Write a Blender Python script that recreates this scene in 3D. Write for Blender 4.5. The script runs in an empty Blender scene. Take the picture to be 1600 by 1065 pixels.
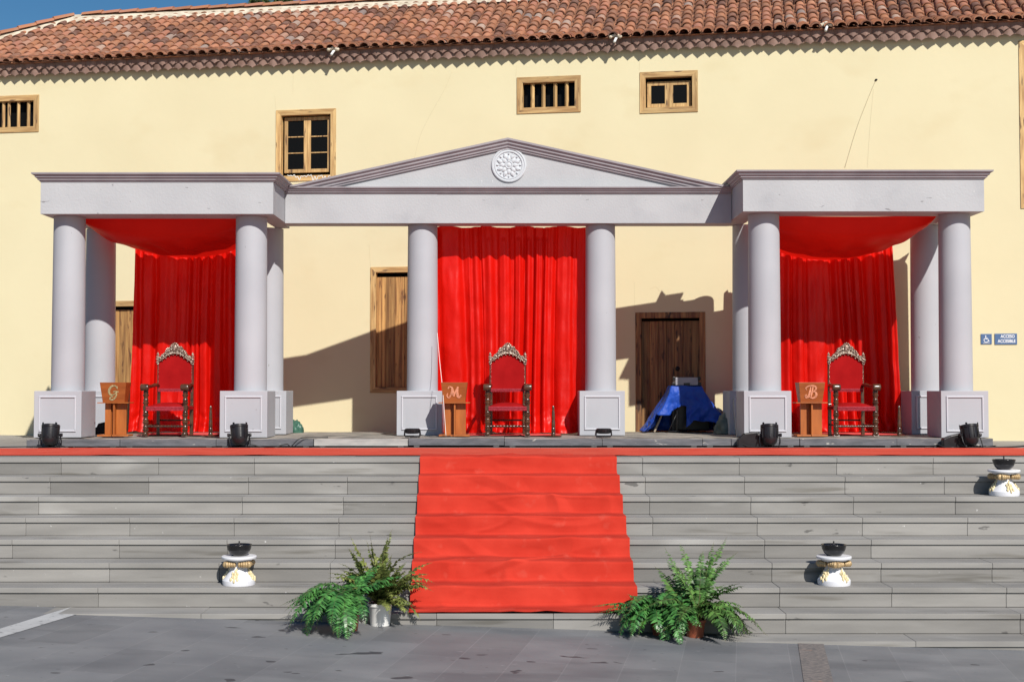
import bpy, bmesh, math, random
from mathutils import Vector, Matrix, noise as mn
R = math.radians
PI = math.pi
rnd = random.Random(7)
sc = bpy.context.scene
COL = sc.collection

# ------------------------------------------------------------------ camera
F = 2150.0                       # focal length in pixels of the 1600 px wide photograph
HOR = 609.0                      # row of the horizon
PITCH = math.atan((HOR - 532.5) / F)
CZ = 0.731                       # camera height over the terrace
cam = bpy.data.cameras.new('camera')
cam.sensor_width = 36; cam.lens = 36 * F / 1600
cam.clip_end = 2000
camo = bpy.data.objects.new('camera', cam); COL.objects.link(camo)
camo.location = (0, 0, CZ); camo.rotation_euler = (PI / 2 + PITCH, 0, 0)
sc.camera = camo

# ------------------------------------------------------------------ light
SUN = Vector((-0.41, 1.0, -0.85)).normalized()       # direction the light travels
elev = math.asin(-SUN.z)
az = math.atan2(-SUN.x, -SUN.y)                        # compass angle of the sun, from +Y towards +X
w = bpy.data.worlds.new('World'); sc.world = w; w.use_nodes = True
nt = w.node_tree
sky = nt.nodes.new('ShaderNodeTexSky'); sky.sky_type = 'NISHITA'; sky.sun_disc = False
sky.sun_elevation = elev; sky.sun_rotation = az
sky.air_density = 1.0; sky.dust_density = 0.3; sky.ozone_density = 1.5
hsv = nt.nodes.new('ShaderNodeHueSaturation'); hsv.inputs['Saturation'].default_value = 1.4; hsv.inputs['Value'].default_value = 1.35
nt.links.new(sky.outputs[0], hsv.inputs['Color']); nt.links.new(hsv.outputs[0], nt.nodes['Background'].inputs[0])
nt.nodes['Background'].inputs[1].default_value = 0.050
sl = bpy.data.lights.new('sun', 'SUN'); sl.energy = 4.9; sl.angle = R(0.5); sl.color = (1.0, 0.955, 0.88)
so = bpy.data.objects.new('sun', sl); COL.objects.link(so)
so.rotation_euler = SUN.to_track_quat('-Z', 'Y').to_euler()
sc.view_settings.view_transform = 'Standard'; sc.view_settings.look = 'None'
sc.view_settings.exposure = 0.12; sc.view_settings.gamma = 1.0

# ------------------------------------------------------------------ projection helpers
cp, sp = math.cos(PITCH), math.sin(PITCH)
def ray(px, py):
    x, y, z = px - 800.0, F, 532.5 - py
    return Vector((x, y * cp - z * sp, y * sp + z * cp))
CAM = Vector((0, 0, CZ))
def at(px, py, Y):
    d = ray(px, py); return CAM + d * (Y / d.y)
def X(px, Y, py=600): return at(px, py, Y).x
def Z(py, Y, px=800): return at(px, py, Y).z
TH = math.atan(0.168); WY = 21.0
ES = Vector((math.cos(TH), -math.sin(TH), 0)); EN = Vector((math.sin(TH), math.cos(TH), 0))   # along the facade, into it
WO = Vector((0, WY, 0))
def aw(px, py, out=0.0):          # pixel -> (s, z) on the facade plane, `out` metres in front of it
    d = ray(px, py); o = WO - EN * out
    t = (o - CAM).dot(EN) / d.dot(EN)
    p = CAM + d * t
    return ((p - WO).dot(ES), p.z)
def gz(x): return -1.385 - 0.030 * max(-14, min(14, x))
def ag(px, py):                   # pixel -> plaza ground
    d = ray(px, py); t = 10
    for _ in range(30):
        p = CAM + d * t; t = (gz(p.x) - CZ) / d.z
    return CAM + d * t

# ------------------------------------------------------------------ mesh helpers
class MB:
    def __init__(s): s.v = []; s.f = []; s.a = []; s.r = 0.5
    def face(s, idx, r=None): s.f.append(tuple(idx)); s.a.append(s.r if r is None else r)
    def quad(s, a, b, c, d, r=None):
        n = len(s.v); s.v += [tuple(a), tuple(b), tuple(c), tuple(d)]; s.face((n, n+1, n+2, n+3), r)
    def poly(s, pts, r=None):
        n = len(s.v); s.v += [tuple(p) for p in pts]; s.face(range(n, n+len(pts)), r)
    def box(s, x0, x1, y0, y1, z0, z1, M=None, r=None):
        n = len(s.v)
        P = [Vector((x, y, z)) for z in (z0, z1) for y in (y0, y1) for x in (x0, x1)]
        if M: P = [M @ p for p in P]
        s.v += [tuple(p) for p in P]
        for q in ((0,2,3,1),(4,5,7,6),(0,1,5,4),(2,6,7,3),(0,4,6,2),(1,3,7,5)):
            s.face([n+i for i in q], r)
    def taper(s, w0, d0, w1, d1, z0, z1, cx=0, cy=0, r=None):
        n = len(s.v)
        s.v += [(cx-w0/2,cy-d0/2,z0),(cx+w0/2,cy-d0/2,z0),(cx-w0/2,cy+d0/2,z0),(cx+w0/2,cy+d0/2,z0),
                (cx-w1/2,cy-d1/2,z1),(cx+w1/2,cy-d1/2,z1),(cx-w1/2,cy+d1/2,z1),(cx+w1/2,cy+d1/2,z1)]
        for q in ((0,2,3,1),(4,5,7,6),(0,1,5,4),(2,6,7,3),(0,4,6,2),(1,3,7,5)):
            s.face([n+i for i in q], r)
    def grid(s, fn, nu, nv, r=None, closeu=False):
        n = len(s.v)
        for j in range(nv+1):
            for i in range(nu if closeu else nu+1):
                s.v.append(tuple(fn(i/nu, j/nv)))
        w_ = nu if closeu else nu+1
        for j in range(nv):
            for i in range(nu):
                i2 = (i+1) % w_
                s.face((n+j*w_+i, n+j*w_+i2, n+(j+1)*w_+i2, n+(j+1)*w_+i), r)
    def lathe(s, prof, seg=20, M=None, r=None, cap=True, a0=0.0):
        n = len(s.v)
        for (rad, z) in prof:
            for k in range(seg):
                a = 2*PI*k/seg + a0
                p = Vector((rad*math.cos(a), rad*math.sin(a), z))
                if M: p = M @ p
                s.v.append(tuple(p))
        for j in range(len(prof)-1):
            for k in range(seg):
                k2 = (k+1) % seg
                s.face((n+j*seg+k, n+j*seg+k2, n+(j+1)*seg+k2, n+(j+1)*seg+k), r)
        if cap:
            s.face([n+k for k in range(seg)][::-1], r)
            s.face([n+(len(prof)-1)*seg+k for k in range(seg)], r)
    def tube(s, pts, rad, seg=8, r=None, cap=True):
        pts = [Vector(p) for p in pts]; n = len(s.v); up = Vector((0,0,1)); prev = None
        for i, p in enumerate(pts):
            t = (pts[min(i+1, len(pts)-1)] - pts[max(i-1, 0)])
            if t.length < 1e-9: t = Vector((0,0,1))
            t.normalize()
            if prev is None:
                a = t.orthogonal().normalized()
            else:
                a = (prev - t*prev.dot(t))
                a = a.normalized() if a.length > 1e-6 else t.orthogonal().normalized()
            prev = a; b = t.cross(a)
            rr = rad[i] if isinstance(rad, (list, tuple)) else rad
            for k in range(seg):
                an = 2*PI*k/seg
                s.v.append(tuple(p + a*(rr*math.cos(an)) + b*(rr*math.sin(an))))
        for j in range(len(pts)-1):
            for k in range(seg):
                k2 = (k+1) % seg
                s.face((n+j*seg+k, n+j*seg+k2, n+(j+1)*seg+k2, n+(j+1)*seg+k), r)
        if cap:
            s.face([n+k for k in range(seg)][::-1], r); s.face([n+(len(pts)-1)*seg+k for k in range(seg)], r)
    def ball(s, c, rx, ry=None, rz=None, seg=10, rings=6, r=None):
        ry = rx if ry is None else ry; rz = rx if rz is None else rz
        prof = [(max(1e-4, math.sin(PI*j/rings)), -math.cos(PI*j/rings)) for j in range(rings+1)]
        M = Matrix.Translation(Vector(c)) @ Matrix.Diagonal((rx, ry, rz, 1))
        s.lathe(prof, seg, M, r, cap=False)
    def prism(s, pts, y0, y1, r=None):        # outline in (x, z), extruded along y
        n = len(s.v); m = len(pts)
        s.v += [(p[0], y0, p[1]) for p in pts] + [(p[0], y1, p[1]) for p in pts]
        s.face([n+i for i in range(m)], r); s.face([n+m+i for i in range(m)][::-1], r)
        for i in range(m):
            j = (i+1) % m; s.face((n+i, n+m+i, n+m+j, n+j), r)
    def build(s, name, m, parent=None, smooth=False, bevel=0, fixn=True, auto=None):
        me = bpy.data.meshes.new(name); me.from_pydata(s.v, [], s.f)
        at_ = me.attributes.new('rnd', 'FLOAT', 'FACE'); at_.data.foreach_set('value', s.a)
        if fixn:
            bm = bmesh.new(); bm.from_mesh(me); bmesh.ops.recalc_face_normals(bm, faces=bm.faces); bm.to_mesh(me); bm.free()
        if smooth:
            me.polygons.foreach_set('use_smooth', [True]*len(me.polygons))
        if auto is not None:
            me.polygons.foreach_set('use_smooth', [True]*len(me.polygons))
            me.set_sharp_from_angle(angle=R(auto))
        me.materials.append(m)
        o = bpy.data.objects.new(name, me); COL.objects.link(o)
        if parent: o.parent = parent
        if bevel:
            md = o.modifiers.new('bevel', 'BEVEL'); md.width = bevel; md.segments = 2; md.limit_method = 'ANGLE'
            md.angle_limit = R(35)
        return o
def tag(o, label, cat, group=None, kind=None):
    if label: o['label'] = label
    if cat: o['category'] = cat
    if group: o['group'] = group
    if kind: o['kind'] = kind
    return o
def struct(o): o['kind'] = 'structure'; return o
def thing(name, label, cat, loc=(0,0,0), rotz=0, group=None):
    o = bpy.data.objects.new(name, None); COL.objects.link(o); o.location = loc; o.rotation_euler = (0,0,rotz)
    o.empty_display_size = 0.1
    return tag(o, label, cat, group)
def dup(root, loc, rotz, label):
    r = root.copy(); COL.objects.link(r); r.location = loc; r.rotation_euler = (0,0,rotz); r['label'] = label
    for ch in list(root.children):
        c = ch.copy(); COL.objects.link(c); c.parent = r
        for g in list(ch.children):
            d = g.copy(); COL.objects.link(d); d.parent = c
    return r
def shift(mb, off):
    off = Vector(off); mb.v = [tuple(Vector(p) - off) for p in mb.v]; return mb
def single(name, mb, m, label, cat, base, group=None, **k):
    shift(mb, base); o = mb.build(name, m, **k); o.location = base; return tag(o, label, cat, group)
def crom(P, n=8):
    P = [Vector(p) for p in P]; out = []
    for i in range(len(P)-1):
        p0 = P[max(i-1,0)]; p1 = P[i]; p2 = P[i+1]; p3 = P[min(i+2, len(P)-1)]
        for k in range(n):
            t = k/n
            out.append(0.5*((2*p1)+(p2-p0)*t+(2*p0-5*p1+4*p2-p3)*t*t+(3*p1-p0-3*p2+p3)*t**3))
    out.append(P[-1]); return out

# ------------------------------------------------------------------ materials
def M(name, c1, c2=None, rough=0.6, scale=4.0, detail=4, stretch=(1,1,1), bump=0.0, bscale=None, bdist=0.01,
      vary=0.0, metal=0.0, spec=0.5, transl=0.0, sheen=0.0, ramp=(0.35,0.65), spots=None, bstretch=None, rot=None, world=False):
    m = bpy.data.materials.new(name); m.use_nodes = True; t = m.node_tree; N = t.nodes; L = t.links
    b = N['Principled BSDF']; b.inputs['Roughness'].default_value = rough; b.inputs['Metallic'].default_value = metal
    b.inputs['Specular IOR Level'].default_value = spec
    tc = N.new('ShaderNodeTexCoord'); mp = N.new('ShaderNodeMapping'); mp.inputs['Scale'].default_value = stretch
    if rot: mp.inputs['Rotation'].default_value = rot
    src_ = N.new('ShaderNodeNewGeometry').outputs['Position'] if world else tc.outputs['Object']
    L.new(src_, mp.inputs[0])
    no = N.new('ShaderNodeTexNoise'); no.inputs['Scale'].default_value = scale; no.inputs['Detail'].default_value = detail
    L.new(mp.outputs[0], no.inputs['Vector'])
    rp = N.new('ShaderNodeValToRGB'); rp.color_ramp.elements[0].position = ramp[0]; rp.color_ramp.elements[1].position = ramp[1]
    c2 = c2 or c1
    rp.color_ramp.elements[0].color = (*c1, 1); rp.color_ramp.elements[1].color = (*c2, 1)
    L.new(no.outputs['Fac'], rp.inputs[0]); col = rp.outputs[0]
    for si, spots in enumerate(spots if isinstance(spots, list) else ([spots] if spots else [])):      # (colour, scale, threshold, width, stretch)
        n2 = N.new('ShaderNodeTexNoise'); n2.inputs['Scale'].default_value = spots[1]; n2.inputs['Detail'].default_value = 3
        mp2 = N.new('ShaderNodeMapping'); mp2.inputs['Scale'].default_value = spots[4]; mp2.inputs['Location'].default_value = (3.1+5*si, 7.7, 1.9+3*si)
        L.new(src_, mp2.inputs[0]); L.new(mp2.outputs[0], n2.inputs['Vector'])
        r2 = N.new('ShaderNodeMapRange'); r2.inputs[1].default_value = spots[2]; r2.inputs[2].default_value = spots[2]+spots[3]
        L.new(n2.outputs['Fac'], r2.inputs[0])
        mx = N.new('ShaderNodeMix'); mx.data_type = 'RGBA'; L.new(r2.outputs[0], mx.inputs[0]); L.new(col, mx.inputs[6])
        mx.inputs[7].default_value = (*spots[0], 1); col = mx.outputs[2]
    if vary:
        aa = N.new('ShaderNodeAttribute'); aa.attribute_name = 'rnd'
        mr = N.new('ShaderNodeMapRange'); mr.inputs[3].default_value = 1-vary; mr.inputs[4].default_value = 1+vary
        L.new(aa.outputs['Fac'], mr.inputs[0])
        hs = N.new('ShaderNodeVectorMath'); hs.operation = 'SCALE'; L.new(col, hs.inputs[0]); L.new(mr.outputs[0], hs.inputs['Scale'])
        col = hs.outputs[0]
    L.new(col, b.inputs['Base Color'])
    nrm = None
    if bump:
        nb = N.new('ShaderNodeTexNoise'); nb.inputs['Scale'].default_value = bscale or scale*4; nb.inputs['Detail'].default_value = 5
        if bstretch:
            mb_ = N.new('ShaderNodeMapping'); mb_.inputs['Scale'].default_value = bstretch
            L.new(tc.outputs['Object'], mb_.inputs[0]); L.new(mb_.outputs[0], nb.inputs['Vector'])
        else: L.new(mp.outputs[0], nb.inputs['Vector'])
        bp = N.new('ShaderNodeBump'); bp.inputs['Strength'].default_value = bump; bp.inputs['Distance'].default_value = bdist
        L.new(nb.outputs['Fac'], bp.inputs['Height']); L.new(bp.outputs[0], b.inputs['Normal']); nrm = bp.outputs[0]
    if transl:
        tr = N.new('ShaderNodeBsdfTranslucent'); L.new(col, tr.inputs[0])
        if nrm: L.new(nrm, tr.inputs['Normal'])
        ms = N.new('ShaderNodeMixShader'); ms.inputs[0].default_value = transl
        L.new(b.outputs[0], ms.inputs[1]); L.new(tr.outputs[0], ms.inputs[2])
        L.new(ms.outputs[0], N['Material Output'].inputs[0])
    return m

m_plaster = M('plaster_yellow', (.655,.580,.372), (.685,.612,.398), .9, 0.7, 6, bump=.25, bscale=9, bdist=.006,
              spots=((.64,.555,.345), 1.1, .60, .2, (1,1,1.6)))
m_wood = M('old_wood', (.36,.20,.075), (.60,.40,.17), .7, 3.0, 8, stretch=(9,9,.8), bump=.5, bscale=5, bdist=.008,
           vary=.22, spots=((.13,.07,.035), 5, .60, .08, (5,5,.7)))
m_woodh = M('old_wood_across', (.36,.20,.075), (.60,.40,.17), .7, 3.0, 8, stretch=(.8,9,9), bump=.5, bscale=5, bdist=.008,
           vary=.18, spots=((.15,.08,.04), 5, .62, .08, (.7,5,5)))
m_door = M('door_boards', (.14,.06,.025), (.36,.19,.07), .65, 2.2, 9, stretch=(12,12,.5), bump=.6, bscale=5, bdist=.01,
           vary=.25, spots=((.05,.025,.015), 4, .60, .07, (4,4,.8)))
m_shut = M('shutter_boards', (.20,.09,.03), (.50,.28,.095), .65, 2.4, 9, stretch=(12,12,.5), bump=.6, bscale=5, bdist=.01,
           vary=.22, spots=((.12,.05,.02), 4, .60, .07, (4,4,.8)))
m_glass = M('dark_glass', (.006,.006,.006), None, .25, spec=.08)
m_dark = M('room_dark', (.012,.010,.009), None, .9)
m_paint = M('grey_set_paint', (.385,.388,.405), (.43,.433,.448), .75, 1.3, 6, bump=.5, bscale=38, bdist=.006,
            world=True, spots=[((.345,.35,.37), 1.7, .60, .16, (1,1,1)), ((.22,.215,.225), 9, .715, .03, (.7,1,2.2)), ((.55,.55,.56), 14, .74, .03, (1.5,1,.8))])
m_paint2 = M('grey_column_paint', (.370,.376,.408), (.405,.411,.442), .7, 1.2, 5, bump=.12, bscale=22, bdist=.004,
             world=True, spots=[((.35,.36,.39), 1.3, .58, .2, (1.4,1.4,.5)), ((.24,.235,.24), 8, .73, .03, (1.6,1.6,.8))])
m_corn = M('shaded_moulding_paint', (.27,.245,.265), (.33,.30,.32), .6, 3, 4, bump=.1, bscale=30)  # darker purple-brown than the beams: cornice shade put into the colour
m_white = M('white_moulding', (.50,.50,.54), None, .55, 3)
m_medal = M('white_plaster_medallion', (.50,.52,.55), (.54,.56,.59), .7, 8, bump=.3, bscale=40, bdist=.004)
m_stone = M('grey_stair_stone', (.200,.191,.180), (.258,.247,.233), .85, 3.0, 8, stretch=(.35,1,2.2), bump=.25, bscale=40, bdist=.003,
            vary=.24, world=True, spots=[((.305,.295,.28), 1.9, .60, .16, (.5,1,1.7)), ((.11,.105,.10), 7, .70, .04, (.6,1,1.6)), ((.155,.145,.13), 3.2, .62, .1, (.25,1,3)), ((.42,.41,.40), 16, .735, .03, (1,1,1))])
m_red = M('red_satin', (.66,.006,.002), (.74,.008,.003), .40, 2.0, 3, bump=.30, bscale=4, bdist=.02, bstretch=(2.0,2.0,1.6), transl=.32, spec=.32)
m_canopy = M('red_canopy_cloth', (.70,.010,.005), (.78,.013,.006), .45, 2.0, 3, bump=.3, bscale=3, bdist=.03, transl=.42, spec=.2)
m_carpet = M('red_carpet', (.44,.029,.016), (.52,.043,.025), .95, 2.5, 6, bump=.5, bscale=160, bdist=.003, spec=.15, spots=[((.53,.075,.05), 5, .62, .16, (1,1,1))])
m_carpet2 = M('faded_lit_red_carpet', (.54,.062,.036), (.60,.085,.052), .95, 2.5, 6, bump=.35, bscale=120, bdist=.002, spec=.15)  # paler from fading and dust, plus grazing light put into the colour
m_mat = M('red_floor_mat', (.62,.06,.05), (.70,.10,.09), .9, 6)
m_black = M('black_plastic', (.010,.010,.012), (.018,.018,.021), .36, 9, bump=.1, spec=.35)
m_lens = M('dark_lens', (.05,.05,.055), None, .08, spec=.8)
m_cable = M('black_cable', (.012,.012,.013), None, .5)
m_deckt = M('weathered_deck_top', (.10,.095,.09), (.42,.38,.33), .85, 6, 9, stretch=(.6,2,1), bump=.4, bscale=60, bdist=.003, ramp=(.42,.62), vary=.1, world=True)
m_deckf = M('dark_deck_edge', (.075,.078,.088), (.13,.13,.145), .6, 6, 6, stretch=(.7,1,3), bump=.2, world=True, spots=((.40,.38,.34), 9, .68, .06, (1,1,3)))
m_deckl = M('pale_deck_edge', (.30,.29,.28), (.42,.40,.38), .7, 6, 6, stretch=(.7,1,3))
m_foot = M('steel_foot', (.55,.55,.56), None, .4, metal=.6)
m_throne = M('dark_carved_wood', (.035,.016,.009), (.095,.042,.02), .25, 14, 5, bump=.4, bscale=60, bdist=.003, spec=.7)
m_crest = M('gilded_carving', (.16,.095,.06), (.58,.48,.40), .28, 55, 4, bump=.9, bscale=70, bdist=.006, metal=.45, ramp=(.44,.58))
m_velvet = M('crimson_velvet', (.27,.005,.006), (.35,.008,.009), .9, 3, 4, bump=.1, bscale=20, spec=.08)
m_fringe = M('crimson_fringe', (.26,.010,.02), (.36,.03,.05), .8, 50, 3, bump=.6, bscale=90, bdist=.005)
m_lect = M('orange_plywood', (.30,.078,.010), (.41,.118,.018), .5, 3, 6, stretch=(5,5,.8), bump=.1, world=True)
m_lectd = M('lectern_panel', (.24,.060,.011), (.33,.09,.018), .42, 3, 6, stretch=(.8,5,5), bump=.1, world=True)
m_gold = M('dull_gold_letter', (.50,.42,.20), (.62,.54,.30), .45, 12, metal=.2)
m_pink = M('pink_letter', (.80,.34,.20), None, .5)
m_wht = M('white_gloss', (.72,.72,.75), (.69,.69,.73), .35, 5)
m_gilt = M('gold_paint', (.32,.21,.10), (.50,.36,.19), .42, 18, 4, bump=.5, bscale=60, bdist=.004, metal=.2)
m_leafg = M('pale_gold_leaf', (.60,.50,.28), (.78,.66,.42), .5, 22, 4, bump=.6, bscale=50, bdist=.005)
m_bowl = M('black_iron_bowl', (.008,.008,.009), (.012,.012,.014), .2, 8, spec=.5)
m_ash = M('oil_surface', (.20,.20,.22), (.42,.42,.44), .15, 12, metal=.5)
m_potw = M('white_plastic_pot', (.78,.77,.75), None, .4)
m_potb = M('brown_plastic_pot', (.22,.055,.025), (.28,.075,.035), .45)
m_soil = M('dead_fern_litter', (.055,.025,.014), (.20,.09,.04), .9, 40, 4, bump=.9, bscale=60)
m_fern = M('fern_green', (.045,.12,.028), (.12,.235,.055), .42, 9, 3, vary=.6, transl=.22, spec=.4)
m_fernl = M('fern_olive', (.085,.12,.028), (.24,.27,.075), .5, 9, 3, vary=.6, transl=.25, spec=.35)
m_fernb = M('fern_fresh', (.032,.125,.032), (.085,.24,.055), .38, 9, 3, vary=.6, transl=.2, spec=.5)
m_stem = M('fern_stem', (.10,.06,.025), (.16,.14,.05), .7, 20)
m_blue = M('blue_tarp', (.009,.05,.33), (.014,.075,.45), .5, 3, 5, bump=.9, bscale=6, bdist=.05, spec=.35, transl=.05)
m_gtarp = M('grey_green_tarp', (.10,.12,.10), (.16,.18,.15), .6, 4, bump=.5, bscale=6, bdist=.02)
m_case = M('grey_case', (.26,.25,.28), (.34,.33,.36), .5, 5)
m_board = M('leaning_board', (.28,.22,.16), (.36,.29,.22), .7, 6)
m_signb = M('blue_sign', (.075,.135,.27), (.085,.15,.29), .35, 6)
m_signw = M('sign_white', (.80,.80,.82), None, .4)
m_mortar = M('pale_mortar', (.46,.39,.29), (.66,.58,.46), .95, 9, 6, bump=.5, bscale=30, bdist=.01)
m_pipe = M('white_pipe', (.75,.75,.73), None, .5)
m_cord = M('white_cord', (.78,.76,.72), None, .6)
m_eave = M('painted_eave_tile', (.195,.115,.088), (.255,.160,.128), .8, 8, 4, bump=.3, bscale=40, bdist=.004, vary=.16)
m_bark = M('pine_bark', (.10,.06,.035), (.16,.10,.06), .9, 10)
m_pine = M('pine_needles', (.035,.06,.018), (.07,.10,.03), .6, 9, vary=.4)
m_green = M('green_bag', (.03,.09,.07), (.05,.14,.10), .4, 9, bump=.5)
m_strip = M('pebble_channel', (.10,.095,.095), (.26,.22,.20), .8, 26, 6, stretch=(1,4,1), bump=.8, bscale=50, bdist=.01, ramp=(.38,.62),
            spots=((.34,.17,.11), 5, .62, .06, (1,1,1)))
m_line = M('worn_white_paint', (.46,.46,.46), (.40,.40,.40), .8, 6, 6, spots=((.25,.25,.255), 16, .60, .05, (1,1,1)))

# roof tiles: colour per tile from its own random number
def tile_mat():
    m = M('clay_tiles', (.5,.5,.5), None, .85, 4, bump=.35, bscale=30, bdist=.006)
    t = m.node_tree; N = t.nodes; L = t.links; b = N['Principled BSDF']
    a = N.new('ShaderNodeAttribute'); a.attribute_name = 'rnd'
    r = N.new('ShaderNodeValToRGB'); cr = r.color_ramp
    cols = [(0,(.10,.05,.038)),(.10,(.19,.078,.048)),(.3,(.28,.12,.065)),(.5,(.39,.16,.078)),(.68,(.36,.145,.092)),(.8,(.47,.20,.105)),(.9,(.38,.22,.16)),(.96,(.44,.31,.24)),(1,(.22,.17,.155))]
    cr.elements[0].position = 0; cr.elements[0].color = (*cols[0][1],1)
    cr.elements[1].position = 1; cr.elements[1].color = (*cols[-1][1],1)
    for p, c in cols[1:-1]:
        e = cr.elements.new(p); e.color = (*c,1)
    L.new(a.outputs['Fac'], r.inputs[0])
    tc = N.new('ShaderNodeTexCoord'); no = N.new('ShaderNodeTexNoise'); no.inputs['Scale'].default_value = 11; no.inputs['Detail'].default_value = 6
    L.new(tc.outputs['Object'], no.inputs['Vector'])
    mr = N.new('ShaderNodeMapRange'); mr.inputs[1].default_value = .45; mr.inputs[2].default_value = .75; mr.inputs[4].default_value = .55
    L.new(no.outputs['Fac'], mr.inputs[0])
    mx = N.new('ShaderNodeMix'); mx.data_type = 'RGBA'; L.new(mr.outputs[0], mx.inputs[0]); L.new(r.outputs[0], mx.inputs[6]); mx.inputs[7].default_value = (.30,.20,.15,1)
    L.new(mx.outputs[2], b.inputs['Base Color'])
    return m
m_tile = tile_mat()
m_under = M('channel_tiles', (.09,.04,.026), (.36,.16,.085), .9, 9, 5, bump=.5, bscale=30)

# plaza paving: joints follow the building's direction
def plaza_mat():
    m = M('plaza_paving', (.148,.151,.160), (.196,.197,.203), .6, 1.6, 8, bump=.25, bscale=45, bdist=.003,
          spots=[((.118,.121,.129), .9, .52, .22, (1,2.2,1)), ((.26,.26,.265), 22, .70, .05, (.5,1,1)), ((.09,.09,.096), 30, .70, .05, (.6,1,1))])
    t = m.node_tree; N = t.nodes; L = t.links; b = N['Principled BSDF']
    tc = N.new('ShaderNodeTexCoord'); mp = N.new('ShaderNodeMapping')
    mp.inputs['Rotation'].default_value = (0, 0, TH + PI/2); mp.inputs['Location'].default_value = (0.13, 0.07, 0)
    L.new(tc.outputs['Object'], mp.inputs[0])
    br = N.new('ShaderNodeTexBrick'); br.inputs['Scale'].default_value = 1.0
    br.inputs['Brick Width'].default_value = .92; br.inputs['Row Height'].default_value = .43
    br.inputs['Mortar Size'].default_value = .0045; br.inputs['Mortar Smooth'].default_value = .3
    br.inputs['Color1'].default_value = (.90,.90,.90,1); br.inputs['Color2'].default_value = (1.10,1.10,1.10,1); br.inputs['Mortar'].default_value = (1.22,1.2,1.18,1)
    L.new(mp.outputs[0], br.inputs['Vector'])
    src = b.inputs['Base Color'].links[0].from_socket
    mx = N.new('ShaderNodeVectorMath'); mx.operation = 'MULTIPLY'; L.new(src, mx.inputs[0]); L.new(br.outputs['Color'], mx.inputs[1])
    # dark spilt stains, elongated blotches
    n3 = N.new('ShaderNodeTexNoise'); n3.inputs['Scale'].default_value = 3.4; n3.inputs['Detail'].default_value = 2
    mp3 = N.new('ShaderNodeMapping'); mp3.inputs['Scale'].default_value = (1.0,1.5,1); mp3.inputs['Location'].default_value=(11.3,4.1,0)
    L.new(tc.outputs['Object'], mp3.inputs[0]); L.new(mp3.outputs[0], n3.inputs['Vector'])
    r3 = N.new('ShaderNodeMapRange'); r3.inputs[1].default_value = .695; r3.inputs[2].default_value = .71
    L.new(n3.outputs['Fac'], r3.inputs[0])
    m3 = N.new('ShaderNodeMix'); m3.data_type = 'RGBA'; L.new(r3.outputs[0], m3.inputs[0]); L.new(mx.outputs[0], m3.inputs[6]); m3.inputs[7].default_value = (.055,.055,.06,1)
    L.new(m3.outputs[2], b.inputs['Base Color'])
    return m
m_plaza = plaza_mat()

# ================================================================== SETTING
# plaza ground: one tilted sheet
g = MB()
xs = [-90,-40,-14,-8,-4,0,4,8,14,40,90]; ys = [-120,-40,0,6,10,12.9]
for i in range(len(xs)-1):
    for j in range(len(ys)-1):
        g.quad((xs[i],ys[j],gz(xs[i])),(xs[i+1],ys[j],gz(xs[i+1])),(xs[i+1],ys[j+1],gz(xs[i+1])),(xs[i],ys[j+1],gz(xs[i])))
struct(g.build('plaza_ground', m_plaza))
# worn white stripe
g = MB(); pts = [ag(113,947.5), ag(160,947.5), ag(0,996), ag(-60,1015), ag(-60,1001), ag(0,982)]
g.poly([(p.x,p.y,p.z+.004) for p in pts]); struct(g.build('painted_stripe', m_line, fixn=False))
# pebble channel
g = MB(); a, b_, c, d = ag(1244.5,989), ag(1282.5,989), ag(1256,1065), ag(1302,1065)
k = 3.0; c = a + (c-a)*k; d = b_ + (d-b_)*k
for n_ in range(12):
    t0, t1 = n_/12, (n_+1)/12
    g.quad(*[(p.x,p.y,p.z+.005) for p in (a.lerp(c,t0), b_.lerp(d,t0), b_.lerp(d,t1), a.lerp(c,t1))])
struct(g.build('drain_channel', m_strip, fixn=False))

# stairs
H_ = .18; NS = 10
def YE(k_): return 14.85 - .356*k_          # riser plane under nosing k
st = MB(); XL, XR = -16.0, 16.0
joint0 = -3.81; PX = 1.043
def hh(*a):
    return (math.sin(a[0]*12.9898 + a[1]*78.233 + (a[2] if len(a) > 2 else 0)*37.7)*43758.5453) % 1.0
gap = .0013
nj0 = int((XL-joint0)/PX)-1; nj1 = int((XR-joint0)/PX)+1
for k_ in range(NS):
    zt = -k_*H_
    n_ = nj0
    while n_ <= nj1:
        ln = 1
        if hh(n_, k_, 3) < .18: ln = 2
        x0 = joint0 + n_*PX + (hh(n_,k_,9)-.5)*.02; x1 = joint0 + (n_+ln)*PX + (hh(n_+ln,k_,9)-.5)*.02
        dz = (hh(n_,k_,1)-.5)*.004; dy = (hh(n_,k_,2)-.5)*.006
        yb = YE(k_-1)+.0 if k_ > 0 else 15.19
        r1 = .68 + .32*hh(n_,k_,4) - .028*k_ ; r2 = .35 + .6*hh(n_,k_,5) - .03*k_
        if hh(n_,k_,6) < .12: r2 -= .35
        # tread slab with its nosing
        st.box(x0+gap, x1-gap, YE(k_)-.018+dy, yb, zt-.048, zt+dz*.5, r=max(0,min(1,r1)))
        st.box(x0+gap, x1-gap, YE(k_)+dy*.5, YE(k_)+.05, zt-H_+.002, zt-.050, r=max(0,min(1,r2)))
        n_ += ln
o = st.build('stairs', m_stone, bevel=.004); struct(o)
# solid dark body behind the joints
g = MB()
for k_ in range(NS):
    g.box(XL, XR, YE(k_)+.02, YE(k_-1)+.3, -k_*H_-H_-.1, -k_*H_-.055)
struct(g.build('stair_core', m_deckf))
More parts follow.
